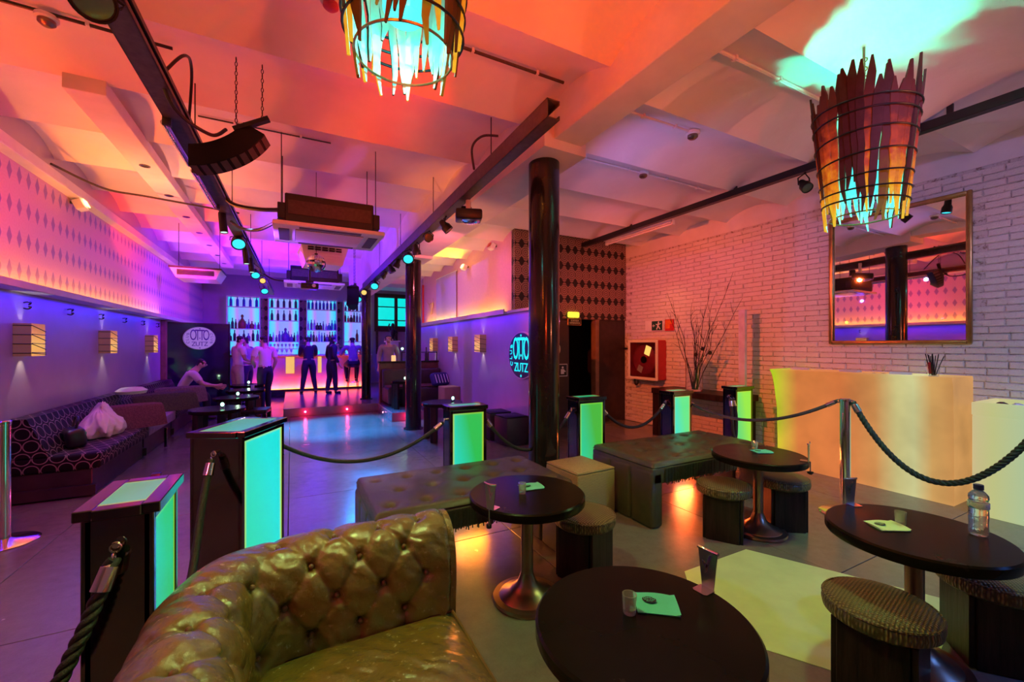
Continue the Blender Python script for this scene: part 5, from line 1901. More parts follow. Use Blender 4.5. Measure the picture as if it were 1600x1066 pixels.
# curved hanging loudspeakers
def banana(label, loc, rz, roll):
    t = thing('curved_loudspeaker', label, 'loudspeaker', loc, rz, 'curved loudspeakers')
    b = MB()
    n = 14
    rows = []
    for i in range(n + 1):
        a = R(-38 + 76 * i / n)
        ro, ri = .46, .33
        cx = lambda r: Vector((r * math.sin(a), 0, ro - r * math.cos(a)))
        rows.append([b.b.verts.new(cx(r) + Vector((0, y, 0))) for r, y in ((ro, -.05), (ro, .05), (ri, .12), (ri, -.12))])
    for a_, c_ in zip(rows, rows[1:]):
        for j in range(4):
            b.b.faces.new((a_[j], a_[(j + 1) % 4], c_[(j + 1) % 4], c_[j]))
    b.b.faces.new(rows[0])
    b.b.faces.new(rows[-1])
    o = b.build('cabinet', M['blackplastic'], t, 30)
    o.rotation_euler = roll
    b = MB()
    for i in range(9):
        a = R(-34 + 8.5 * i)
        b.obox((.462 * math.sin(a), 0, .46 - .462 * math.cos(a)), (.045, .088, .006), (0, -a, 0))
    g = b.build('grille', M['grille'], t, 0)
    g.rotation_euler = roll
    b = MB()
    b.obox((.10, 0, .30), (.26, .05, .03), (0, R(-28), 0))
    b.build('bracket', M['black'], t, 0)
    for x in (.0, .17):
        b = MB()
        z0 = .31 + x * .3
        n = int((3.66 - loc[2] - z0) / .035)
        for k in range(n):
            b.torus((x, 0, z0 + k * .035), .011, .003, 10, 5, 'X' if k % 2 else 'Y', sx=.7 if k % 2 else .7, sy=1.5)
        b.build('chain', M['black'], t)
    return t


banana('curved black loudspeaker hanging on two chains beside the dark left rail', (-.36, 3.72, 2.86), R(-8), (R(-30), R(-32), 0))
banana('curved black loudspeaker hanging edge-on near the bar end', (1.20, 9.6, 2.50), R(75), (0, R(-75), 0))


# air conditioners
def cassette(label, x, y, z):
    t = thing('air_conditioner', label, 'air conditioner', (x, y, z), 0, 'ceiling air conditioners')
    b = MB()
    b.box(-.54, .54, -.42, .42, -.0, .045, .012, 2)
    b.build('panel', M['acwhite'], t)
    b = MB()
    for i in range(22):
        b.box(-.33, .33, -.27 + i * .025, -.26 + i * .025, -.012, -.004)
    for i in range(27):
        b.box(-.325 + i * .025, -.321 + i * .025, -.275, .275, -.009, -.003)
    MB().box(-.335, .335, -.28, .28, -.004, .002).build('grille_back', M['grille'], t, 0)
    b.build('grille', M['acwhite'], t, 0)
    for s in (-1, 1):
        MB().box(s * .44 - .05, s * .44 + .05, -.26, .26, -.006, .004, .002, 1).build('flap', M['grille'], t, 0)
        MB().box(-.3, .3, s * .35 - .035, s * .35 + .035, -.006, .004, .002, 1).build('flap', M['grille'], t, 0)
    MB().box(-.43, .43, -.36, .36, .045, .34, .01, 1).build('casing', M['black'], t, 0)
    MB().box(-.40, .40, -.37, -.358, .13, .27).build('side_insulation', M['concrete'], t, 0)
    for sx in (-1, 1):
        MB().obox((sx * .46, -.30, .16), (.07, .10, .16), bev=.005, seg=1).build('side_bracket', M['black'], t, 0)
        for sy in (-.3, .3):
            MB().cyl((sx * .46, sy, .1), (sx * .46, sy, 3.66 - z), .005, n=6).build('hanger', M['black'], t)
    return t


c = cassette('large ceiling air conditioner with white grille panel and black casing, nearest', .375, 5.16, 2.70)
dup(c, (.42, 9.45, 2.70), 0, 'ceiling air conditioner with black casing, behind the mirror ball')
t = thing('ventilation_hood', 'slatted pale air handling box hanging above the mirror ball', 'vent', (.40, 6.75, 2.64), R(4))
b = MB()
b.hexa([(-.24, -.28, 0), (.24, -.28, 0), (.24, .2, 0), (-.24, .2, 0), (-.30, -.36, .24), (.30, -.36, .24), (.30, .28, .24), (-.30, .28, .24)])
b.build('casing', M['acwhite'], t, 0)
for k in range(4):
    z = .03 + k * .035
    MB().obox((0, -.305 - k * .011, z), (.46, .02, .012), (R(20), 0, 0)).build('slat', M['acwhite'], t, 0)
for k in range(2):
    for j in range(5):
        MB().box(-.22 + j * .09, -.15 + j * .09, -.375, -.33, .175 + k * .03, .19 + k * .03).build('slot', M['black'], t, 0)
for s in (-1, 1):
    MB().cyl((s * .2, 0, .23), (s * .2, 0, 1.02), .006, n=6).build('hanger', M['black'], t)
t = thing('ceiling_fan_unit', 'flat violet-lit air unit hanging under the ceiling left of the bar', 'air conditioner', (-1.45, 9.3, 2.66), 0)
b = MB()
b.hexa([(-.28, -.32, 0), (.28, -.32, 0), (.28, .32, 0), (-.28, .32, 0), (-.36, -.36, .16), (.36, -.36, .16), (.36, .36, .16), (-.36, .36, .16)])
b.build('casing', M['acwhite'], t, 0)
for j in range(8):
    MB().obox((0, -.36 + .005, .05 + .012 * j), (.52, .02, .006)).build('slat', M['grille'], t, 0)
MB().box(-.37, .37, -.37, .37, .16, .19).build('top_plate', M['grille'], t, 0)
for sx in (-.3, .3):
    MB().cyl((sx, 0, .18), (sx, 0, 1.0), .005, n=6).build('hanger', M['black'], t)

# mirror ball with facets
t = thing('mirror_ball', 'small mirrored disco ball hanging in front of the slatted box', 'disco ball', (.29, 6.0, 2.56))
b = MB()
for i in range(1, 13):
    a0, a1 = math.pi * (i - .5) / 13, math.pi * (i + .42) / 13
    n = max(4, int(26 * math.sin((a0 + a1) / 2)))
    for j in range(n):
        p0, p1 = 2 * math.pi * j / n, 2 * math.pi * (j + .93) / n
        f = lambda a, p: (.115 * math.sin(a) * math.cos(p), .115 * math.sin(a) * math.sin(p), .115 * math.cos(a))
        b.quad([f(a0, p0), f(a1, p0), f(a1, p1), f(a0, p1)])
m_ = b.build('mirror_facets', M['mirror'], t, 0)
m_['kind'] = 'stuff'
MB().sphere((0, 0, 0), .112, 24, 16).build('core', M['gunmetal'], t)
MB().cyl((0, 0, .11), (0, 0, 1.18), .004, n=6).lathe([(.02, .10), (.02, .13), (0, .135)], n=12).build('cable', M['black'], t)
t = thing('projector', 'small dark projector on a ceiling pole in front of the bar', 'projector', (.28, 7.9, 2.50))
MB().obox((0, 0, 0), (.27, .24, .09), bev=.015, seg=2).build('body', M['black'], t)
MB().cyl((.06, -.115, 0), (.06, -.15, 0), .03, n=16).build('lens', M['chrome'], t)
MB().cyl((0, 0, .04), (0, 0, 1.16), .018, n=10).build('pole', M['black'], t)
MB().obox((0, 0, .07), (.12, .12, .03)).build('mount', M['black'], t, 0)


# smoke detectors and conduits
def detector(label, p, mat):
    t = thing('smoke_detector', label, 'detector', p, 0, 'ceiling detectors')
    MB().lathe([(.06, .01), (.062, -.012), (.05, -.02)], n=24).build('base', M['white'], t, 35)
    MB().lathe([(.045, -.018), (.046, -.04), (.03, -.055), (0, -.06)], n=20).build('head', mat, t, 35)
    return t


detector('round ceiling detector with dark red dome beside the basket lamp close overhead', (.22, 2.85, 3.65), M['hose'])
detector('round ceiling detector near the top of the patterned wall', (-1.45, 3.95, 3.70), M['bronze'])
detector('brown ceiling detector on the long conduit nearest the brick wall bar', (3.62, 3.62, 3.50), M['bronze'])
detector('dark brown ceiling detector on the short conduit, nearer the viewer', (3.30, 2.68, 3.47), M['bronze'])


def conduit(label, pts, mat=None, r=.011):
    t = thing('conduit', label, 'conduit', (0, 0, 0), 0, 'ceiling conduits')
    MB().tube(pts, r, 8).build('pipe', mat or M['acwhite'], t)
    for i in range(len(pts) - 1):
        m = Vector(pts[i]).lerp(Vector(pts[i + 1]), .5)
        MB().obox(m, (.02, .04, .03)).build('clip', M['acwhite'], t, 0)


conduit('white conduit under the vaults leading to the brown detectors near the column', [(2.46, 3.62, 3.49), (3.1, 3.62, 3.50), (3.7, 3.62, 3.50), (4.3, 3.62, 3.50), (4.78, 3.62, 3.48)])
conduit('short white conduit from the beam to the dark brown detector', [(2.46, 2.68, 3.47), (2.9, 2.68, 3.475), (3.24, 2.68, 3.475)])
conduit('white conduit running from the beam to the hanging basket lamp', [(2.46, 1.87, 3.49), (3.0, 1.87, 3.50), (3.5, 1.87, 3.50), (4.3, 1.87, 3.50)], r=.014)
conduit('thin dark conduit over the curved loudspeaker', [(-.80, 5.05, 3.735), (-.2, 5.05, 3.735), (.39, 5.05, 3.735)], M['gunmetal'], .008)
conduit('dark cable clipped across the ceiling above the left wall', [(LW, 3.9, 3.70), (-1.7, 3.92, 3.72), (-.78, 3.95, 3.71)], M['black'], .012)
conduit('pinkish conduit crossing the ceiling to the beam', [(.9, 2.92, 3.70), (1.5, 2.92, 3.70), (2.02, 2.92, 3.70)], M['concrete'], .012)


def cable(label, pts, r=.012, mat='black'):
    tag(MB().tube(catmull(pts, 8), r, 7).build('cable', M[mat]), label, 'cable', 'ceiling cables')


cable('black cable looping from the left rail to the curved loudspeaker', [(-.74, 3.3, 3.25), (-.66, 3.4, 3.02), (-.5, 3.6, 2.98), (-.42, 3.70, 3.08)])
cable('thick upper black hose from the left rail to the nearest air conditioner', [(-.66, 5.4, 3.14), (-.55, 5.4, 3.02), (-.3, 5.15, 2.93), (-.09, 4.95, 2.90)], .022)
cable('thick lower black hose from the left rail to the nearest air conditioner', [(-.64, 6.1, 3.0), (-.5, 5.8, 2.86), (-.3, 5.4, 2.78), (-.09, 5.0, 2.82)], .018)
cable('black hose from the left rail to the far air conditioner', [(-.5, 9.9, 2.96), (-.3, 9.8, 2.84), (0, 9.6, 2.80), (.0, 9.5, 2.84)], .018)
cable('pink cable sagging from the cornice across to the white plank', [(LW + .08, 6.3, 3.45), (-2.0, 6.8, 3.40), (-1.6, 7.0, 3.42), (-.68, 7.4, 3.46)], .013, 'concrete')
cable('dark cable bent up along the left rail near its near end', [(-.74, 3.45, 3.24), (-.64, 3.55, 3.46), (-.64, 3.8, 3.50), (-.71, 4.1, 3.22)], .01)
cable('thin cable bent under the vault beside the beam rail', [(1.84, 3.80, 3.60), (1.70, 3.88, 3.60), (1.62, 3.95, 3.50), (1.62, 3.90, 3.26)], .012, 'concrete')


# ================================================================ BASKET LAMPS
def basket(label, loc, seed, h=.86, rt=.30, rb=.20, n=34, tilt=(0, 0, 0)):
    t = thing('basket_lamp', label, 'lamp', loc, 0, 'split-wood basket lamps')
    rn = random.Random(seed)
    for i in range(n):
        a = 2 * math.pi * (i + rn.uniform(-.25, .25)) / n
        z0 = rn.uniform(-.05, .09) if rn.random() < .7 else rn.uniform(.08, .22)
        z1 = h + rn.uniform(-.16, .05)
        w0, w1 = rn.uniform(.024, .038), rn.uniform(.040, .060)
        th = rn.uniform(.008, .014)
        off = rn.uniform(-.012, .012)
        b = MB()
        lit = rn.random()
        m = 9
        rows = []
        for k in range(m + 1):
            f = k / m
            z = z0 + (z1 - z0) * f
            r = rb + (rt - rb) * (z / h) + off
            w = (w0 + (w1 - w0) * f) * (1 if 1 < k < m else .72 if k == 1 else .22) * rn.uniform(.88, 1.1)
            sk = rn.uniform(-.006, .006) + (.012 * math.sin(3 * f + i))
            if k == 0:
                sk += rn.uniform(-.015, .015)
            mid = Vector((r * math.cos(a), r * math.sin(a), z))
            tn = Vector((-math.sin(a), math.cos(a), 0))
            nr = Vector((math.cos(a), math.sin(a), 0))
            rows.append([b.b.verts.new(mid + tn * (sk + q * w / 2) + nr * (s * th / 2)) for q, s in ((-1, -1), (1, -1), (1, 1), (-1, 1))])
        for p, q in zip(rows, rows[1:]):
            for j in range(4):
                f = b.b.faces.new((p[j], p[(j + 1) % 4], q[(j + 1) % 4], q[j]))
                f.material_index = 1 if j == 0 else 0
        b.b.faces.new(rows[0])
        b.b.faces.new(rows[-1])
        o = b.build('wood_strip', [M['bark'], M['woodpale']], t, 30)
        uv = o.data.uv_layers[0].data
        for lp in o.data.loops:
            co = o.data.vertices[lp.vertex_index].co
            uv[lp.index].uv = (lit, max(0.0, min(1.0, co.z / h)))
    rr = lambda z: rb + (rt - rb) * z / h + .018
    for k, z in enumerate((.10, .17, .25, .37, .50, .62, .70)):
        b = MB()
        b.tube([(rr(z) * math.cos(q), rr(z) * math.sin(q), z + .012 * math.sin(q + k)) for q in [2 * math.pi * i / 40 for i in range(40)]], .0055, 6, closed=True)
        b.build('hoop', M['black'], t)
    # lamp inside: frosted cylinder on a rod
    lamp('POINT', (loc[0], loc[1], loc[2] + .07), 5.0, (.02, 1.0, .95), None, .03)
    MB().lathe([(0, .16), (.07, .17), (.085, .20), (.085, .36), (.06, .40), (0, .41)], n=28).build('diffuser', M['lampcyan'], t)
    b = MB()
    b.cyl((0, 0, .40), (0, 0, h + .25), .008, n=8)
    for q in (0, 120, 240):
        b.cyl((0, 0, .72), (rr(.72) * math.cos(R(q)) * .93, rr(.72) * math.sin(R(q)) * .93, .70), .005, n=6)
    b.build('suspension', M['bronze'], t)
    b = MB()
    for i in range(14):
        b.torus((.012 * (i % 2), 0, h - .22 + .03 * i), .014, .004, 10, 5, 'X' if i % 2 else 'Y')
    b.build('chain', M['gold'], t)
    b = MB()
    b.tube([(.20 * rb / .2 * math.cos(q) * .92, .20 * rb / .2 * math.sin(q) * .92, .02) for q in [2 * math.pi * i / 40 for i in range(40)]], .005, 6, closed=True)
    b.build('inner_ring', M['gold'], t)
    return t


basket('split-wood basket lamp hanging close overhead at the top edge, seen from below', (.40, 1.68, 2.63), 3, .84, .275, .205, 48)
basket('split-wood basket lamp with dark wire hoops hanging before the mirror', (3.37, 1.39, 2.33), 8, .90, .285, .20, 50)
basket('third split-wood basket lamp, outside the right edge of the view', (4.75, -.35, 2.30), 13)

# ================================================================ BAR
t = thing('bar_counter', 'long bar counter with a red-lit front and pale top on the stage', 'bar', (0, 0, 0))
MB().box(-1.0, 2.2, 13.80, 14.5, .18, 1.19, .01, 1).build('front', plain('satin_bar_front', (.42, .30, .40), .35, var=.06), t, 0)
MB().box(-1.02, 2.25, 13.70, 14.55, 1.19, 1.235, .008, 2).build('top', plain('pale_bar_top', (.55, .5, .55), .25, var=.05), t, 0)
MB().box(-1.0, 2.2, 13.74, 13.80, .18, .235).build('kick_rail', M['darkwall'], t, 0)
MB().box(-.98, 2.18, 13.765, 13.785, .236, .25).build('led_strip', M['redstrip'], t, 0)
for x, w in ((-.02, .22), (.76, .10)):
    MB().box(x - w / 2, x + w / 2, 13.785, 13.802, .69, 1.17, .003, 1).build('lit_amber_panel', M['barpanelamber'], t, 0)
t = thing('bar_counter', 'left wing of the bar with cyan and violet wave panels', 'bar', (0, 0, 0))
MB().box(-2.2, -1.03, 13.72, 14.5, 0, 1.19, .01, 1).build('front', plain('dark_bar_front', (.12, .06, .16), .35), t, 0)
MB().box(-2.22, -1.0, 13.66, 14.55, 1.19, 1.235, .008, 2).build('top', M['darkwood'], t, 0)
for x0, x1 in ((-1.94, -1.47), (-1.32, -1.06)):
    MB().box(x0, x1, 13.70, 13.73, .56, 1.17, .003, 1).build('wave_panel', M['wavepanel'], t, 0)

# ---- back bar: four lit panels with glass shelves
ORD = ['first', 'second', 'third', 'fourth', 'fifth', 'sixth', 'seventh', 'eighth', 'ninth', 'tenth', 'eleventh', 'twelfth', 'thirteenth']


def bottle_mesh(kind, mat):
    P = {
        'tall': ([(0, 0), (.036, 0), (.038, .01), (.038, .19), (.03, .22), (.014, .25), (.013, .30), (.016, .305), (.016, .33), (0, .33)]),
        'wine': ([(0, 0), (.036, 0), (.038, .01), (.038, .17), (.028, .21), (.014, .235), (.014, .32), (.015, .325), (0, .33)]),
        'squat': ([(0, 0), (.05, 0), (.055, .015), (.055, .12), (.04, .15), (.018, .17), (.016, .21), (.02, .215), (.02, .235), (0, .235)]),
        'slim': ([(0, 0), (.028, 0), (.03, .01), (.03, .16), (.02, .2), (.012, .23), (.012, .29), (0, .29)]),
        'short': ([(0, 0), (.034, 0), (.036, .01), (.036, .10), (.03, .13), (.014, .15), (.014, .18), (.017, .185), (.017, .20), (0, .20)]),
        'decanter': ([(0, 0), (.10, 0), (.11, .02), (.112, .14), (.10, .2), (.05, .28), (.03, .31), (.03, .36), (.045, .37), (.03, .42), (0, .44)]),
        'glass': ([(0, 0), (.024, 0), (.024, .004), (.005, .01), (.005, .06), (.026, .09), (.03, .15), (0, .15)]),
        'tumbler': ([(0, 0), (.028, 0), (.034, .09), (0, .09)]),
    }[kind]
    o = MB().lathe(P, n=12).build('bottle', mat, smooth=45)
    me = o.data
    bpy.data.objects.remove(o)
    return me


MESH = {}


def put_bottle(kind, color, x, y, z, label, group, name='bottle', cat='bottle', sc=1.0):
    key = (kind, color)
    if key not in MESH:
        MESH[key] = bottle_mesh(kind, M['b_' + color])
    o = link(name, MESH[key], None, (x, y, z))
    o.scale = (sc, sc, sc)
    tag(o, label, cat, group)
    return o


PN = [('first', -1.70, -.85), ('second', -.62, .23), ('third', .456, 1.352), ('fourth', 1.575, 2.433)]
SH = [
    [(2.685, 'top'), (2.015, 'second'), (1.64, 'third'), (1.265, 'lowest')],
    [(2.69, 'top'), (2.292, 'second'), (1.625, 'third'), (1.40, 'lowest')],
    [(2.675, 'top'), (2.012, 'second'), (1.63, 'third')],
    [(2.67, 'top'), (2.297, 'second'), (1.632, 'third')],
]
CONT = {
    (0, 0): [('tall', 'blue')] * 5,
    (0, 1): [('short', 'red'), ('wine', 'dark'), ('slim', 'dark'), ('slim', 'clear'), ('decanter', 'amber'), ('squat', 'violet'), ('slim', 'violet'), ('squat', 'amber'), ('short', 'clear'), ('short', 'violet')],
    (0, 2): [('squat', 'dark'), ('tall', 'dark'), ('short', 'violet'), ('wine', 'dark'), ('squat', 'violet'), ('tall', 'dark'), ('wine', 'violet')],
    (0, 3): [('tumbler', 'clear')] * 6,
    (1, 0): [('tall', 'dark')] * 5,
    (1, 1): [('wine', 'dark')] * 5,
    (1, 2): [('squat', 'dark'), ('slim', 'clear'), ('short', 'violet'), ('tall', 'violet'), ('tall', 'blue'), ('decanter', 'violet'), ('tall', 'violet'), ('squat', 'violet'), ('slim', 'dark'), ('wine', 'clear')],
    (1, 3): [('glass', 'clear')] * 8,
    (2, 0): [('tall', 'blue')] * 8,
    (2, 1): [('slim', 'clear'), ('tall', 'violet'), ('tall', 'clear'), ('squat', 'dark'), ('squat', 'dark'), ('slim', 'violet'), ('short', 'clear'), ('squat', 'teal'), ('tall', 'teal'), ('wine', 'blue')],
    (2, 2): [('short', 'violet'), ('tall', 'violet'), ('wine', 'dark'), ('short', 'red'), ('tall', 'clear'), ('slim', 'blue'), ('slim', 'dark'), ('squat', 'violet'), ('wine', 'dark'), ('tall', 'red'), ('tall', 'violet')],
    (3, 0): [('short', 'violet'), ('squat', 'red'), ('tall', 'violet'), ('wine', 'dark'), ('slim', 'clear'), ('squat', 'amber'), ('short', 'violet')],
    (3, 1): [('wine', 'dark'), ('short', 'red'), ('squat', 'dark'), ('tall', 'dark'), ('wine', 'violet'), ('slim', 'violet'), ('short', 'clear'), ('squat', 'red'), ('short', 'amber')],
    (3, 2): [('wine', 'amber')],
}
CN = dict(blue='blue', dark='dark', clear='clear', amber='amber', red='red', violet='violet', teal='teal')
for p, (nm, x0, x1) in enumerate(PN):
    t = thing('back_bar_panel', 'backlit cyan and violet bottle panel behind the bar, %s from the left' % nm, 'shelving', (0, 0, 0), 0, 'backlit bottle panels')
    MB().box(x0, x1, 15.38, 15.42, 1.22, 2.98).build('lit_back', M['backbar'], t, 0)
    b = MB()
    for x in (x0, x1):
        b.box(x - .012, x + .012, 15.10, 15.42, 1.0, 2.99)
    b.box(x0, x1, 15.10, 15.42, 2.98, 3.0)
    b.box(x0, x1, 15.10, 15.42, 1.0, 1.22)
    b.build('case', M['white'], t, 0)
    for k, (z, sn) in enumerate(SH[p]):
        MB().box(x0 + .012, x1 - .012, 15.12, 15.38, z - .018, z).build('shelf', M['white'], t, 0)
        row = CONT.get((p, k), [])
        n = len(row)
        for i, (kind, colr) in enumerate(row):
            x = x0 + (x1 - x0) * (i + .55) / (n + .1)
            sc = 1.0 if kind != 'wine' or p != 3 or k != 2 else 1.25
            isg = kind in ('glass', 'tumbler')
            what = {'decanter': 'big decanter', 'glass': 'stemmed glass', 'tumbler': 'tumbler'}.get(kind, 'bottle')
            put_bottle(kind, colr, x, 15.24, z, '%s %s, %s from the left on the %s shelf of the %s backlit panel' % (CN[colr], what, ORD[i], sn, nm),
                       '%s on the %s shelf of the %s backlit panel' % ('glasses' if isg else 'bottles', sn, nm), 'drinking_glass' if isg else 'bottle', 'glass' if isg else 'bottle', sc)
# reddish recesses between the panels: dark wall with framed mirrors
for k, (x, mat) in enumerate([(-.735, 'argyle'), (.343, 'argyle'), (1.463, 'argyle')]):
    tag(MB().box(x - .10, x + .10, 15.44, 15.48, 1.0, 2.98).build('wall_strip', M[mat], smooth=0), 'narrow strip of dark wallpaper between the backlit panels, ' + ORD[k] + ' from the left', 'wall panel', 'dark strips between panels')
b = MB()
# things on the bar top
for k, (x, mat, lab) in enumerate([(.53, 'cyanlens', 'small glowing cyan cube light on the bar beside the dark standing man'), (.72, 'cyanlens', 'second small glowing cyan cube light on the bar, closer to the woman')]):
    tag(MB().obox((x, 14.0, 1.29), (.10, .10, .11), bev=.015, seg=2).build('cube_light', M[mat]), lab, 'light', 'cube lights on the bar')
for k in range(4):
    put_bottle('glass', 'clear', -.35 + .12 * k, 14.05, 1.236, 'stemmed glass standing on the bar top, ' + ORD[k] + ' from the left', 'glasses on the bar top', 'drinking_glass', 'glass')
put_bottle('wine', 'red', 2.02, 14.0, 1.236, 'red bottle standing on the right end of the bar top', 'bottles on the bar top')
put_bottle('tall', 'clear', 2.12, 14.05, 1.236, 'clear bottle standing on the right end of the bar top', 'bottles on the bar top')

# ---- row of low round tables on the left, with candles
def side_table(label, x, y, z0, h, r, group='low tables by the sofa'):
    t = thing('round_table', label, 'table', (x, y, z0), 0, group)
    MB().lathe([(0, h - .05), (r, h - .05), (r + .004, h - .045), (r + .004, h - .006), (r - .004, h), (0, h)], n=44).build('top', M['tabletop'], t, 35)
    for k in range(4):
        a = math.pi / 4 + k * math.pi / 2
        q = r * .84
        MB().obox((q * math.cos(a), q * math.sin(a), (h - .05) / 2), (.07, .10, h - .05), (0, 0, a), .005, 1).build('leg', M['darkwood'], t, 0)
    return t


def candle(label, x, y, z):
    t = thing('tealight', label, 'candle', (x, y, z), 0, 'tealights in glasses')
    MB().lathe([(0, 0), (.028, 0), (.034, .07), (.031, .07), (.026, .008), (0, .008)], n=20).build('cup', M['glass'], t, 30)
    MB().sphere((0, 0, .055), .022, 12, 8, sc=(1, 1, 1.2)).build('flame', M['flame'], t)
    lamp('POINT', (0, 0, .12), .7, (.6, 1, .6), None, .02).parent = t
    return t


for k, (x, y) in enumerate([(-.90, 7.07), (-.815, 8.51), (-.79, 9.79), (-.85, 11.04)]):
    side_table('low dark round table with a tealight, %s of the row beside the sofa' % ['nearest', 'second', 'third', 'farthest'][k], x, y, 0, .63, .33)
    if k != 2:
        candle('glowing tealight on the %s low round table by the sofa' % ['nearest', 'second', 'third', 'farthest'][k], x + (.06 if k == 0 else 0.02), y - .05, .63)
    else:
        put_bottle('tumbler', 'clear', x + .12, y - .05, .63, 'clear tumbler on the third low round table by the sofa', 'tumblers on low tables', 'drinking_glass', 'glass')


def low_stool(label, x, y, rz):
    t = thing('low_stool', label, 'stool', (x, y, 0), R(rz), 'low dark stools')
    MB().box(-.19, .19, -.19, .19, .36, .43, .015, 2).build('seat', M['darkwood'], t)
    for sx in (-1, 1):
        for sy in (-1, 1):
            MB().box(sx * .16 - .03, sx * .16 + .03, sy * .16 - .03, sy * .16 + .03, 0, .36, .004, 1).build('leg', M['darkwood'], t, 0)
    return t


low_stool('low dark square stool pushed under the nearest low table by the sofa', -.62, 7.30, 15)
low_stool('low dark square stool beside the second low table by the sofa', -.52, 8.35, -10)

# ---- raised platform on the right
t = thing('booth_partition', 'dark reddish wooden partition with glass panes on the raised platform', 'partition', (0, 0, .18))
MB().box(1.80, 3.18, 9.93, 10.05, 0, .92, .008, 1).build('panel', M['booth'], t, 0)
MB().box(1.78, 3.19, 9.90, 10.08, .92, .955, .005, 1).build('cap_rail', M['darkwood'], t, 0)
for x0, x1 in ((2.30, 2.62), (2.66, 2.92), (2.94, 3.17)):
    f_ = MB()
    for (a, c, e, g_) in ((x0, x0 + .02, .955, 1.17), (x1 - .02, x1, .955, 1.17), (x0, x1, 1.15, 1.17)):
        f_.box(a, c, 9.97, 9.99, e, g_)
    f_.build('pane_frame', M['darkwood'], t, 0)
    MB().box(x0 + .02, x1 - .02, 9.976, 9.984, .957, 1.15).build('pane', M['glass'], t, 0)
tag(MB().lathe([(0, 0), (.05, 0), (.05, .13), (.04, .135), (0, .125)], n=20).build('pillar_candle', M['warmcandle'], loc=(2.12, 9.98, 1.135)), 'warm glowing pillar candle on the dark partition', 'candle')
o = put_bottle('wine', 'dark', 2.86, 9.85, 1.135, 'dark champagne bottle with a gold neck standing on the partition', None)
tag(MB().sphere((0, 0, 0), .03, 12, 8).build('table_light', M['flame'], loc=(2.42, 10.4, 1.42)), 'bright cyan-green light glowing behind the partition', 'light')
t = thing('pedestal', 'pale pedestal with a dark statuette in front of the cyan windows', 'pedestal', (2.72, 13.0, .18))
MB().box(-.16, .16, -.16, .16, 0, 1.42, .01, 1).build('plinth', M['white'], t, 0)
MB().box(-.2, .2, -.2, .2, 1.42, 1.46, .006, 1).build('cap', M['white'], t, 0)
t = thing('statuette', 'small dark statuette on the pale pedestal', 'statuette', (2.74, 13.0, 1.64))
b = MB()
b.lathe([(0, 0), (.10, 0), (.10, .03), (.05, .05), (.04, .1), (.07, .2), (.085, .3), (.06, .36), (.03, .39), (.045, .43), (.05, .48), (.03, .53), (0, .54)], n=16)
b.tube([(.06, 0, .33), (.14, .02, .24), (.08, -.04, .16)], [.03, .025, .02], 8)
b.tube([(-.06, 0, .33), (-.13, .0, .42), (-.10, -.02, .52)], [.03, .025, .02], 8)
b.build('figure', M['black'], t)
t = thing('booth_sofa', 'dark low sofa on the raised platform behind the slimmer column', 'sofa', (2.45, 9.45, .18))
MB().box(-.62, .72, -.30, .28, .06, .40, .04, 3).build('seat', M['plinth'], t)
MB().box(-.62, .72, .24, .42, .06, .78, .04, 3).build('backrest', M['plinth'], t)
MB().box(-.60, .70, -.28, .28, .40, .43, .02, 2).build('seat_pad', M['velvetred'], t)
t = thing('striped_cushion', 'dark blue cushion with pale stripes leaning on the low sofa', 'cushion', (2.98, 9.2, .74), R(20))
MB().obox((0, 0, 0), (.46, .16, .30), (R(-25), 0, 0), .07, 4).build('cover', plain('navy_velvet', (.02, .02, .12), .7), t)
for k in range(5):
    MB().obox((-.16 + .08 * k, -.079, .02), (.014, .012, .20), (R(-25), 0, 0)).build('stripe', M['acwhite'], t, 0)
t = thing('ottoman', 'small straw-coloured cube seat on the raised platform beside the cushion', 'stool', (3.0, 8.62, .18), R(4))
MB().box(-.18, .18, -.18, .18, 0, .45, .02, 2).build('body', M['straw'], t)
side_table('tall dark round table with a tealight on the raised platform', 2.05, 8.92, .18, .58, .20, 'dark tables on the right')
candle('glowing tealight on the tall dark table on the raised platform', 2.12, 8.87, .76)
side_table('dark round table in front of the raised platform, left of the green lit box', 2.14, 6.48, 0, .60, .32, 'dark tables on the right')
candle('small tealight on the dark round table left of the green lit box', 2.30, 6.42, .60)
t = thing('ottoman', 'dark glossy cube seat against the low wall, nearer of two', 'stool', (2.99, 5.72, 0), R(3), 'dark cube seats')
MB().box(-.19, .19, -.20, .20, .01, .42, .015, 2).build('body', M['plinth'], t)
MB().box(-.188, .188, -.198, .198, .41, .435, .012, 2).build('pad', M['tabletop'], t)
dup(t, (2.97, 6.22, 0), R(-2), 'dark glossy cube seat against the low wall, farther of two')
t = thing('bar_stool', 'thin-legged dark bar stool in front of the bar', 'stool', (1.62, 13.2, .18))
MB().lathe([(0, .68), (.17, .68), (.18, .70), (.17, .74), (0, .75)], n=24).build('seat', M['black'], t)
for k in range(4):
    a = math.pi / 4 + k * math.pi / 2
    MB().cyl((.12 * math.cos(a), .12 * math.sin(a), .68), (.21 * math.cos(a), .21 * math.sin(a), 0), .012, n=8).build('leg', M['black'], t)
MB().torus((0, 0, .25), .175, .009, 24, 6).build('foot_ring', M['chrome'], t)


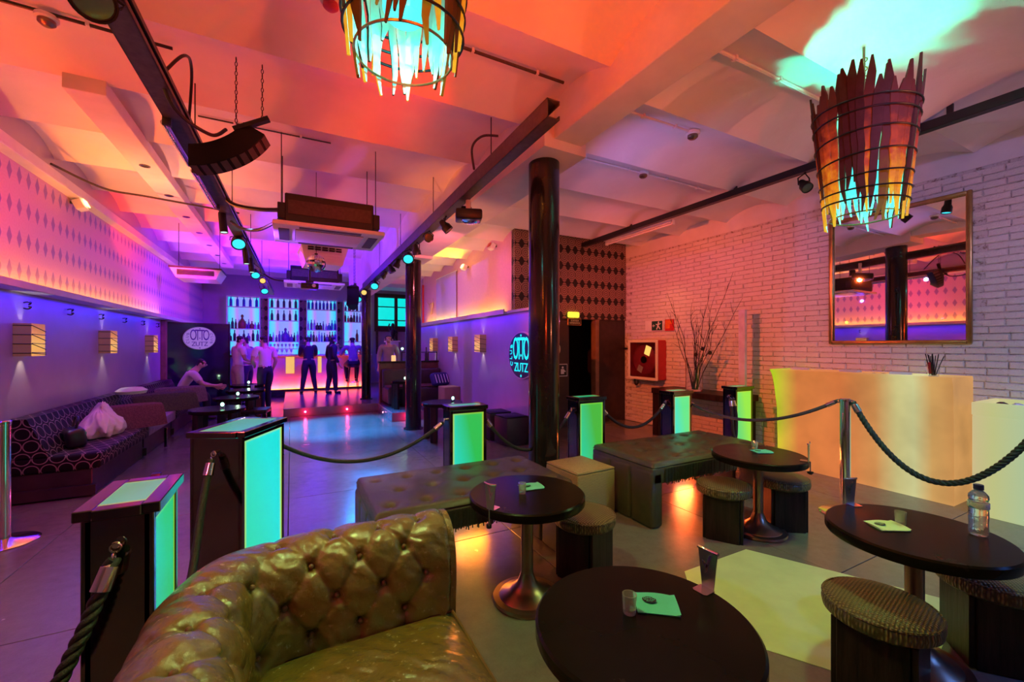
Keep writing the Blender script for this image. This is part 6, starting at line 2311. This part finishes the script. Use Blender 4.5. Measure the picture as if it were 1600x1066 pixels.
# ================================================================ PEOPLE
def person(label, loc, rz, J, shirt, trousers, sleeves='short', shorts=False, hair='short', group=None):
    """J: joint positions (local, facing +y).  One skinned body; hair, shirt, trousers and shoes follow it as children."""
    t = thing('person', label, 'person', loc, rz, group)
    V, E, RAD, BONE = [], [], [], []

    def v(p, r):
        V.append(Vector(p))
        RAD.append(r)
        return len(V) - 1

    def e(a, c, bone):
        E.append((a, c))
        BONE.append((a, c, bone))
    pel = v(J['pelvis'], .135)
    wai = v(J['waist'], .125)
    che = v(J['chest'], .145)
    nb = v(J['neck'], .062)
    up = Vector(J['head']) - Vector(J['neck'])
    h0 = v(Vector(J['neck']) + up * .38, .062)
    h1 = v(Vector(J['neck']) + up * .72, .094)
    h2 = v(Vector(J['neck']) + up * 1.18, .098)
    h3 = v(Vector(J['neck']) + up * 1.52, .062)
    e(pel, wai, 'torso'); e(wai, che, 'torso'); e(che, nb, 'neck'); e(nb, h0, 'neck'); e(h0, h1, 'head'); e(h1, h2, 'head'); e(h2, h3, 'head')
    face = Vector(J.get('face', (0, 1, 0))).normalized()
    nose = v(Vector(J['neck']) + up * .92 + face * .115, .014)
    e(h1, nose, 'head')
    for s in ('L', 'R'):
        sh = v(J['sho' + s], .068)
        el = v(J['elb' + s], .044)
        wr_ = v(J['wri' + s], .030)
        e(che, sh, 'torso'); e(sh, el, 'upper'); e(el, wr_, 'fore')
        d = (Vector(J['wri' + s]) - Vector(J['elb' + s])).normalized()
        side = d.cross(face)
        side = side.normalized() if side.length > .1 else d.orthogonal().normalized()
        palm = v(Vector(J['wri' + s]) + d * .075, .033)
        e(wr_, palm, 'hand')
        cu = face * .012
        for k, (o, ln) in enumerate([(-.03, .062), (-.01, .075), (.01, .070), (.03, .055)]):
            a = v(V[palm] + side * o + d * .030, .0105)
            c = v(V[palm] + side * o * 1.1 + d * (.030 + ln * .55) + cu, .0095)
            g_ = v(V[palm] + side * o * 1.1 + d * (.030 + ln) + cu * 2.4, .008)
            e(palm, a, 'hand'); e(a, c, 'hand'); e(c, g_, 'hand')
        th_ = v(V[wr_] + d * .045 - side * .040 + face * .01, .0115)
        th2 = v(V[wr_] + d * .085 - side * .055 + face * .025, .0095)
        e(wr_, th_, 'hand'); e(th_, th2, 'hand')
        hp = v(J['hip' + s], .098)
        mid = v(Vector(J['hip' + s]).lerp(Vector(J['kne' + s]), .5), .080)
        kn = v(J['kne' + s], .058)
        cf = v(Vector(J['kne' + s]).lerp(Vector(J['ank' + s]), .35), .058)
        an = v(J['ank' + s], .038)
        e(pel, hp, 'thigh'); e(hp, mid, 'thigh'); e(mid, kn, 'thigh'); e(kn, cf, 'shin'); e(cf, an, 'shin')
        hl = v(Vector(J['ank' + s]) + Vector((0, 0, -.055)), .036)
        to = v(Vector(J['toe' + s]), .032)
        e(an, hl, 'foot'); e(hl, to, 'foot')
    me = bpy.data.meshes.new('body')
    me.from_pydata([tuple(q) for q in V], E, [])
    o = link('body', me)
    md = o.modifiers.new('skin', 'SKIN')
    md.use_smooth_shade = True
    md.branch_smoothing = .6
    for i, sv in enumerate(me.skin_vertices[0].data):
        sv.radius = (RAD[i], RAD[i] * (1.0 if i not in (pel, wai, che) else .72))
        sv.use_root = (i == pel)
    o.modifiers.new('sub', 'SUBSURF').levels = 2
    bpy.context.view_layer.update()
    bm_me = bpy.data.meshes.new_from_object(o.evaluated_get(bpy.context.evaluated_depsgraph_get()))
    bpy.data.objects.remove(o)
    bm_me.materials.clear()
    bm_me.materials.append(M['skin'])
    bm_me.polygons.foreach_set('use_smooth', [True] * len(bm_me.polygons))
    body = link('body', bm_me, t)
    # nearest bone of every vertex
    vb = []
    for q in bm_me.vertices:
        best, bn, bf = 9, None, 0
        for a, c, bone in BONE:
            A, B = V[a], V[c]
            w = B - A
            f = max(0, min(1, (q.co - A).dot(w) / max(w.length_squared, 1e-9)))
            d_ = (q.co - A - w * f).length - .5 * (RAD[a] * (1 - f) + RAD[c] * f)
            if d_ < best:
                best, bn, bf = d_, (bone, a, c), f
        vb.append((bn, bf))

    def cloth(name, test, mat, off):
        b = MB()
        idx = {}
        for p in bm_me.polygons:
            if all(test(*vb[i], bm_me.vertices[i].co) for i in p.vertices):
                vs = []
                for i in p.vertices:
                    if i not in idx:
                        q = bm_me.vertices[i]
                        idx[i] = b.b.verts.new(q.co + q.normal * off)
                    vs.append(idx[i])
                b.b.faces.new(vs)
        if len(b.b.faces):
            b.build(name, mat, t, 80, fixn=False)

    zn = Vector(J['neck']).z

    def is_shirt(bn, f, co):
        if bn[0] == 'torso':
            return True
        if bn[0] == 'thigh' and bn[1] == pel:
            return False
        if bn[0] == 'upper':
            return f < .72 or sleeves == 'long'
        if bn[0] == 'fore':
            return sleeves == 'long' and f < .92
        return bn[0] == 'neck' and bn[1] == che and f < .72
    cloth('shirt', is_shirt, shirt, .012)
    cloth('trousers', lambda bn, f, co: bn[0] == 'thigh' and not (shorts and bn[2] != pel and bn[0] == 'shin') or (bn[0] == 'shin' and not shorts) or (bn[0] == 'torso' and bn[1] == pel and f < .45), trousers, .015)
    cloth('shoes', lambda bn, f, co: bn[0] == 'foot', M['shoe'], .008)
    hc = Vector(J['neck']) + up * 1.05

    def is_hair(bn, f, co):
        if bn[0] not in ('head',) and not (hair == 'long' and bn[0] == 'neck'):
            return False
        d_ = co - hc
        fwd = d_.dot(face)
        hgt = d_.dot(up.normalized())
        if fwd > .035 and hgt < .055:
            return False
        return hgt > (-.03 if hair == 'short' else -.3) or fwd < -.03 and hgt > -.09
    cloth('hair', is_hair, M['hair'], .013)
    side = up.normalized().cross(face)
    for s in (-1, 1):
        MB().sphere(hc + face * .083 + side * s * .034 - up.normalized() * .02, .011, 10, 6).build('eye', M['eye'], body)
        MB().sphere(hc + side * s * .094 - up.normalized() * .03, .024, 10, 6, sc=(.6, 1, 1.3)).build('ear', M['skin'], body)
    MB().obox(hc + face * .088 - up.normalized() * .085, (.05, .016, .012), bev=.004, seg=1).build('mouth', M['velvetred'], body)
    return t


def stand(H=1.75, lean=0.0, spread=.10, armL=None, armR=None, face=(0, 1, 0), step=0.0):
    k = H / 1.75
    J = dict(pelvis=(0, 0, .95), waist=(0, .01 + lean * .3, 1.10), chest=(0, lean * .7, 1.30), neck=(0, lean, 1.475), head=(0, lean * 1.2 + .02, 1.615), face=face)
    for s, q in (('L', -1), ('R', 1)):
        J['sho' + s] = (q * .185, lean * .9, 1.42)
        J['elb' + s] = (q * .25, lean * .7 - .03, 1.14)
        J['wri' + s] = (q * .25, lean * .7 + .09, .92)
        J['hip' + s] = (q * .095, 0, .90)
        J['kne' + s] = (q * (.06 + spread * .5), .03 + q * step * .5, .50)
        J['ank' + s] = (q * (.05 + spread), q * step, .09)
        J['toe' + s] = (q * (.07 + spread), q * step + .15, .032)
    for s, a in (('L', armL), ('R', armR)):
        if a:
            J['elb' + s], J['wri' + s] = a
    return {n: (tuple(c * k for c in p) if n != 'face' else p) for n, p in J.items()}


person('standing man in off-white shirt and beige shorts, blurred, behind the low tables', (-1.12, 11.75, 0), R(-60), stand(1.78, .04, .08, ((-.26, .05, 1.16), (-.12, .26, 1.08)), ((.26, .05, 1.16), (.12, .26, 1.10))), M['shirtwhite'], M['shorts'], shorts=True)
person('second man in grey shirt close behind the man in beige shorts', (-.98, 12.5, 0), R(60), stand(1.76, .02, .07), M['shirtgrey'], M['jeans'])
person('standing man in off-white shirt and dark jeans, left of the red-lit bar front', (-.52, 11.2, 0), R(35), stand(1.77, .03, .06, ((-.25, .08, 1.15), (-.10, .24, 1.05)), None, step=.06), M['shirtwhite'], M['jeans'])
person('man in black seen from behind, leaning with legs apart at the bar', (.44, 12.95, .18), R(5), stand(1.60, .14, .14, ((-.22, .22, 1.15), (-.10, .42, 1.12)), ((.22, .22, 1.15), (.10, .42, 1.12))), M['shirtdark'], M['jeans'], 'long')
person('slim woman in dark clothes standing side-on at the bar', (.98, 12.5, .18), R(-70), stand(1.60, .02, .02, step=.10), M['shirtdark'], M['jeans'], 'long', hair='long')
sit = dict(pelvis=(0, 0, .84), waist=(0, .03, .98), chest=(0, .10, 1.17), neck=(0, .16, 1.34), head=(0, .19, 1.475), face=(0, 1, 0),
           shoL=(-.20, .13, 1.28), shoR=(.20, .13, 1.28), elbL=(-.33, .20, 1.05), elbR=(.33, .22, 1.06), wriL=(-.24, .42, 1.09), wriR=(.24, .44, 1.09),
           hipL=(-.10, .02, .80), hipR=(.10, .02, .80), kneL=(-.16, .42, .74), kneR=(.16, .42, .74), ankL=(-.13, .34, .32), ankR=(.13, .34, .32), toeL=(-.14, .47, .27), toeR=(.14, .47, .27))
person('broad person in plum shirt seated on the thin-legged stool, leaning on the bar', (1.62, 13.12, .18), 0, sit, M['shirtviolet'], M['jeans'], 'long')
person('bartender in pale top behind the bar between two backlit panels', (1.36, 14.82, 0), R(165), stand(1.62, .03, .06), M['napkin'], M['jeans'])
sofa_sit = dict(pelvis=(0, 0, .54), waist=(0, .07, .68), chest=(0, .20, .86), neck=(0, .32, 1.02), head=(0, .40, 1.14), face=(0, 1, -.25),
                shoL=(-.18, .26, .96), shoR=(.18, .26, .96), elbL=(-.24, .42, .72), elbR=(.24, .42, .72), wriL=(-.12, .62, .66), wriR=(.12, .64, .68),
                hipL=(-.10, .04, .52), hipR=(.10, .04, .52), kneL=(-.13, .48, .50), kneR=(.13, .48, .50), ankL=(-.12, .50, .10), ankR=(.12, .50, .10), toeL=(-.13, .65, .035), toeR=(.13, .65, .035))
person('person in off-white shirt sitting bent forward on the far left sofa', (-2.0, 10.4, 0), R(-80), sofa_sit, M['shirtwhite'], M['jeans'])
person('blurred person in grey behind the dark partition on the raised platform', (2.12, 10.55, .18), R(170), stand(1.60, .02, .06), M['shirtgrey'], M['jeans'], 'long')
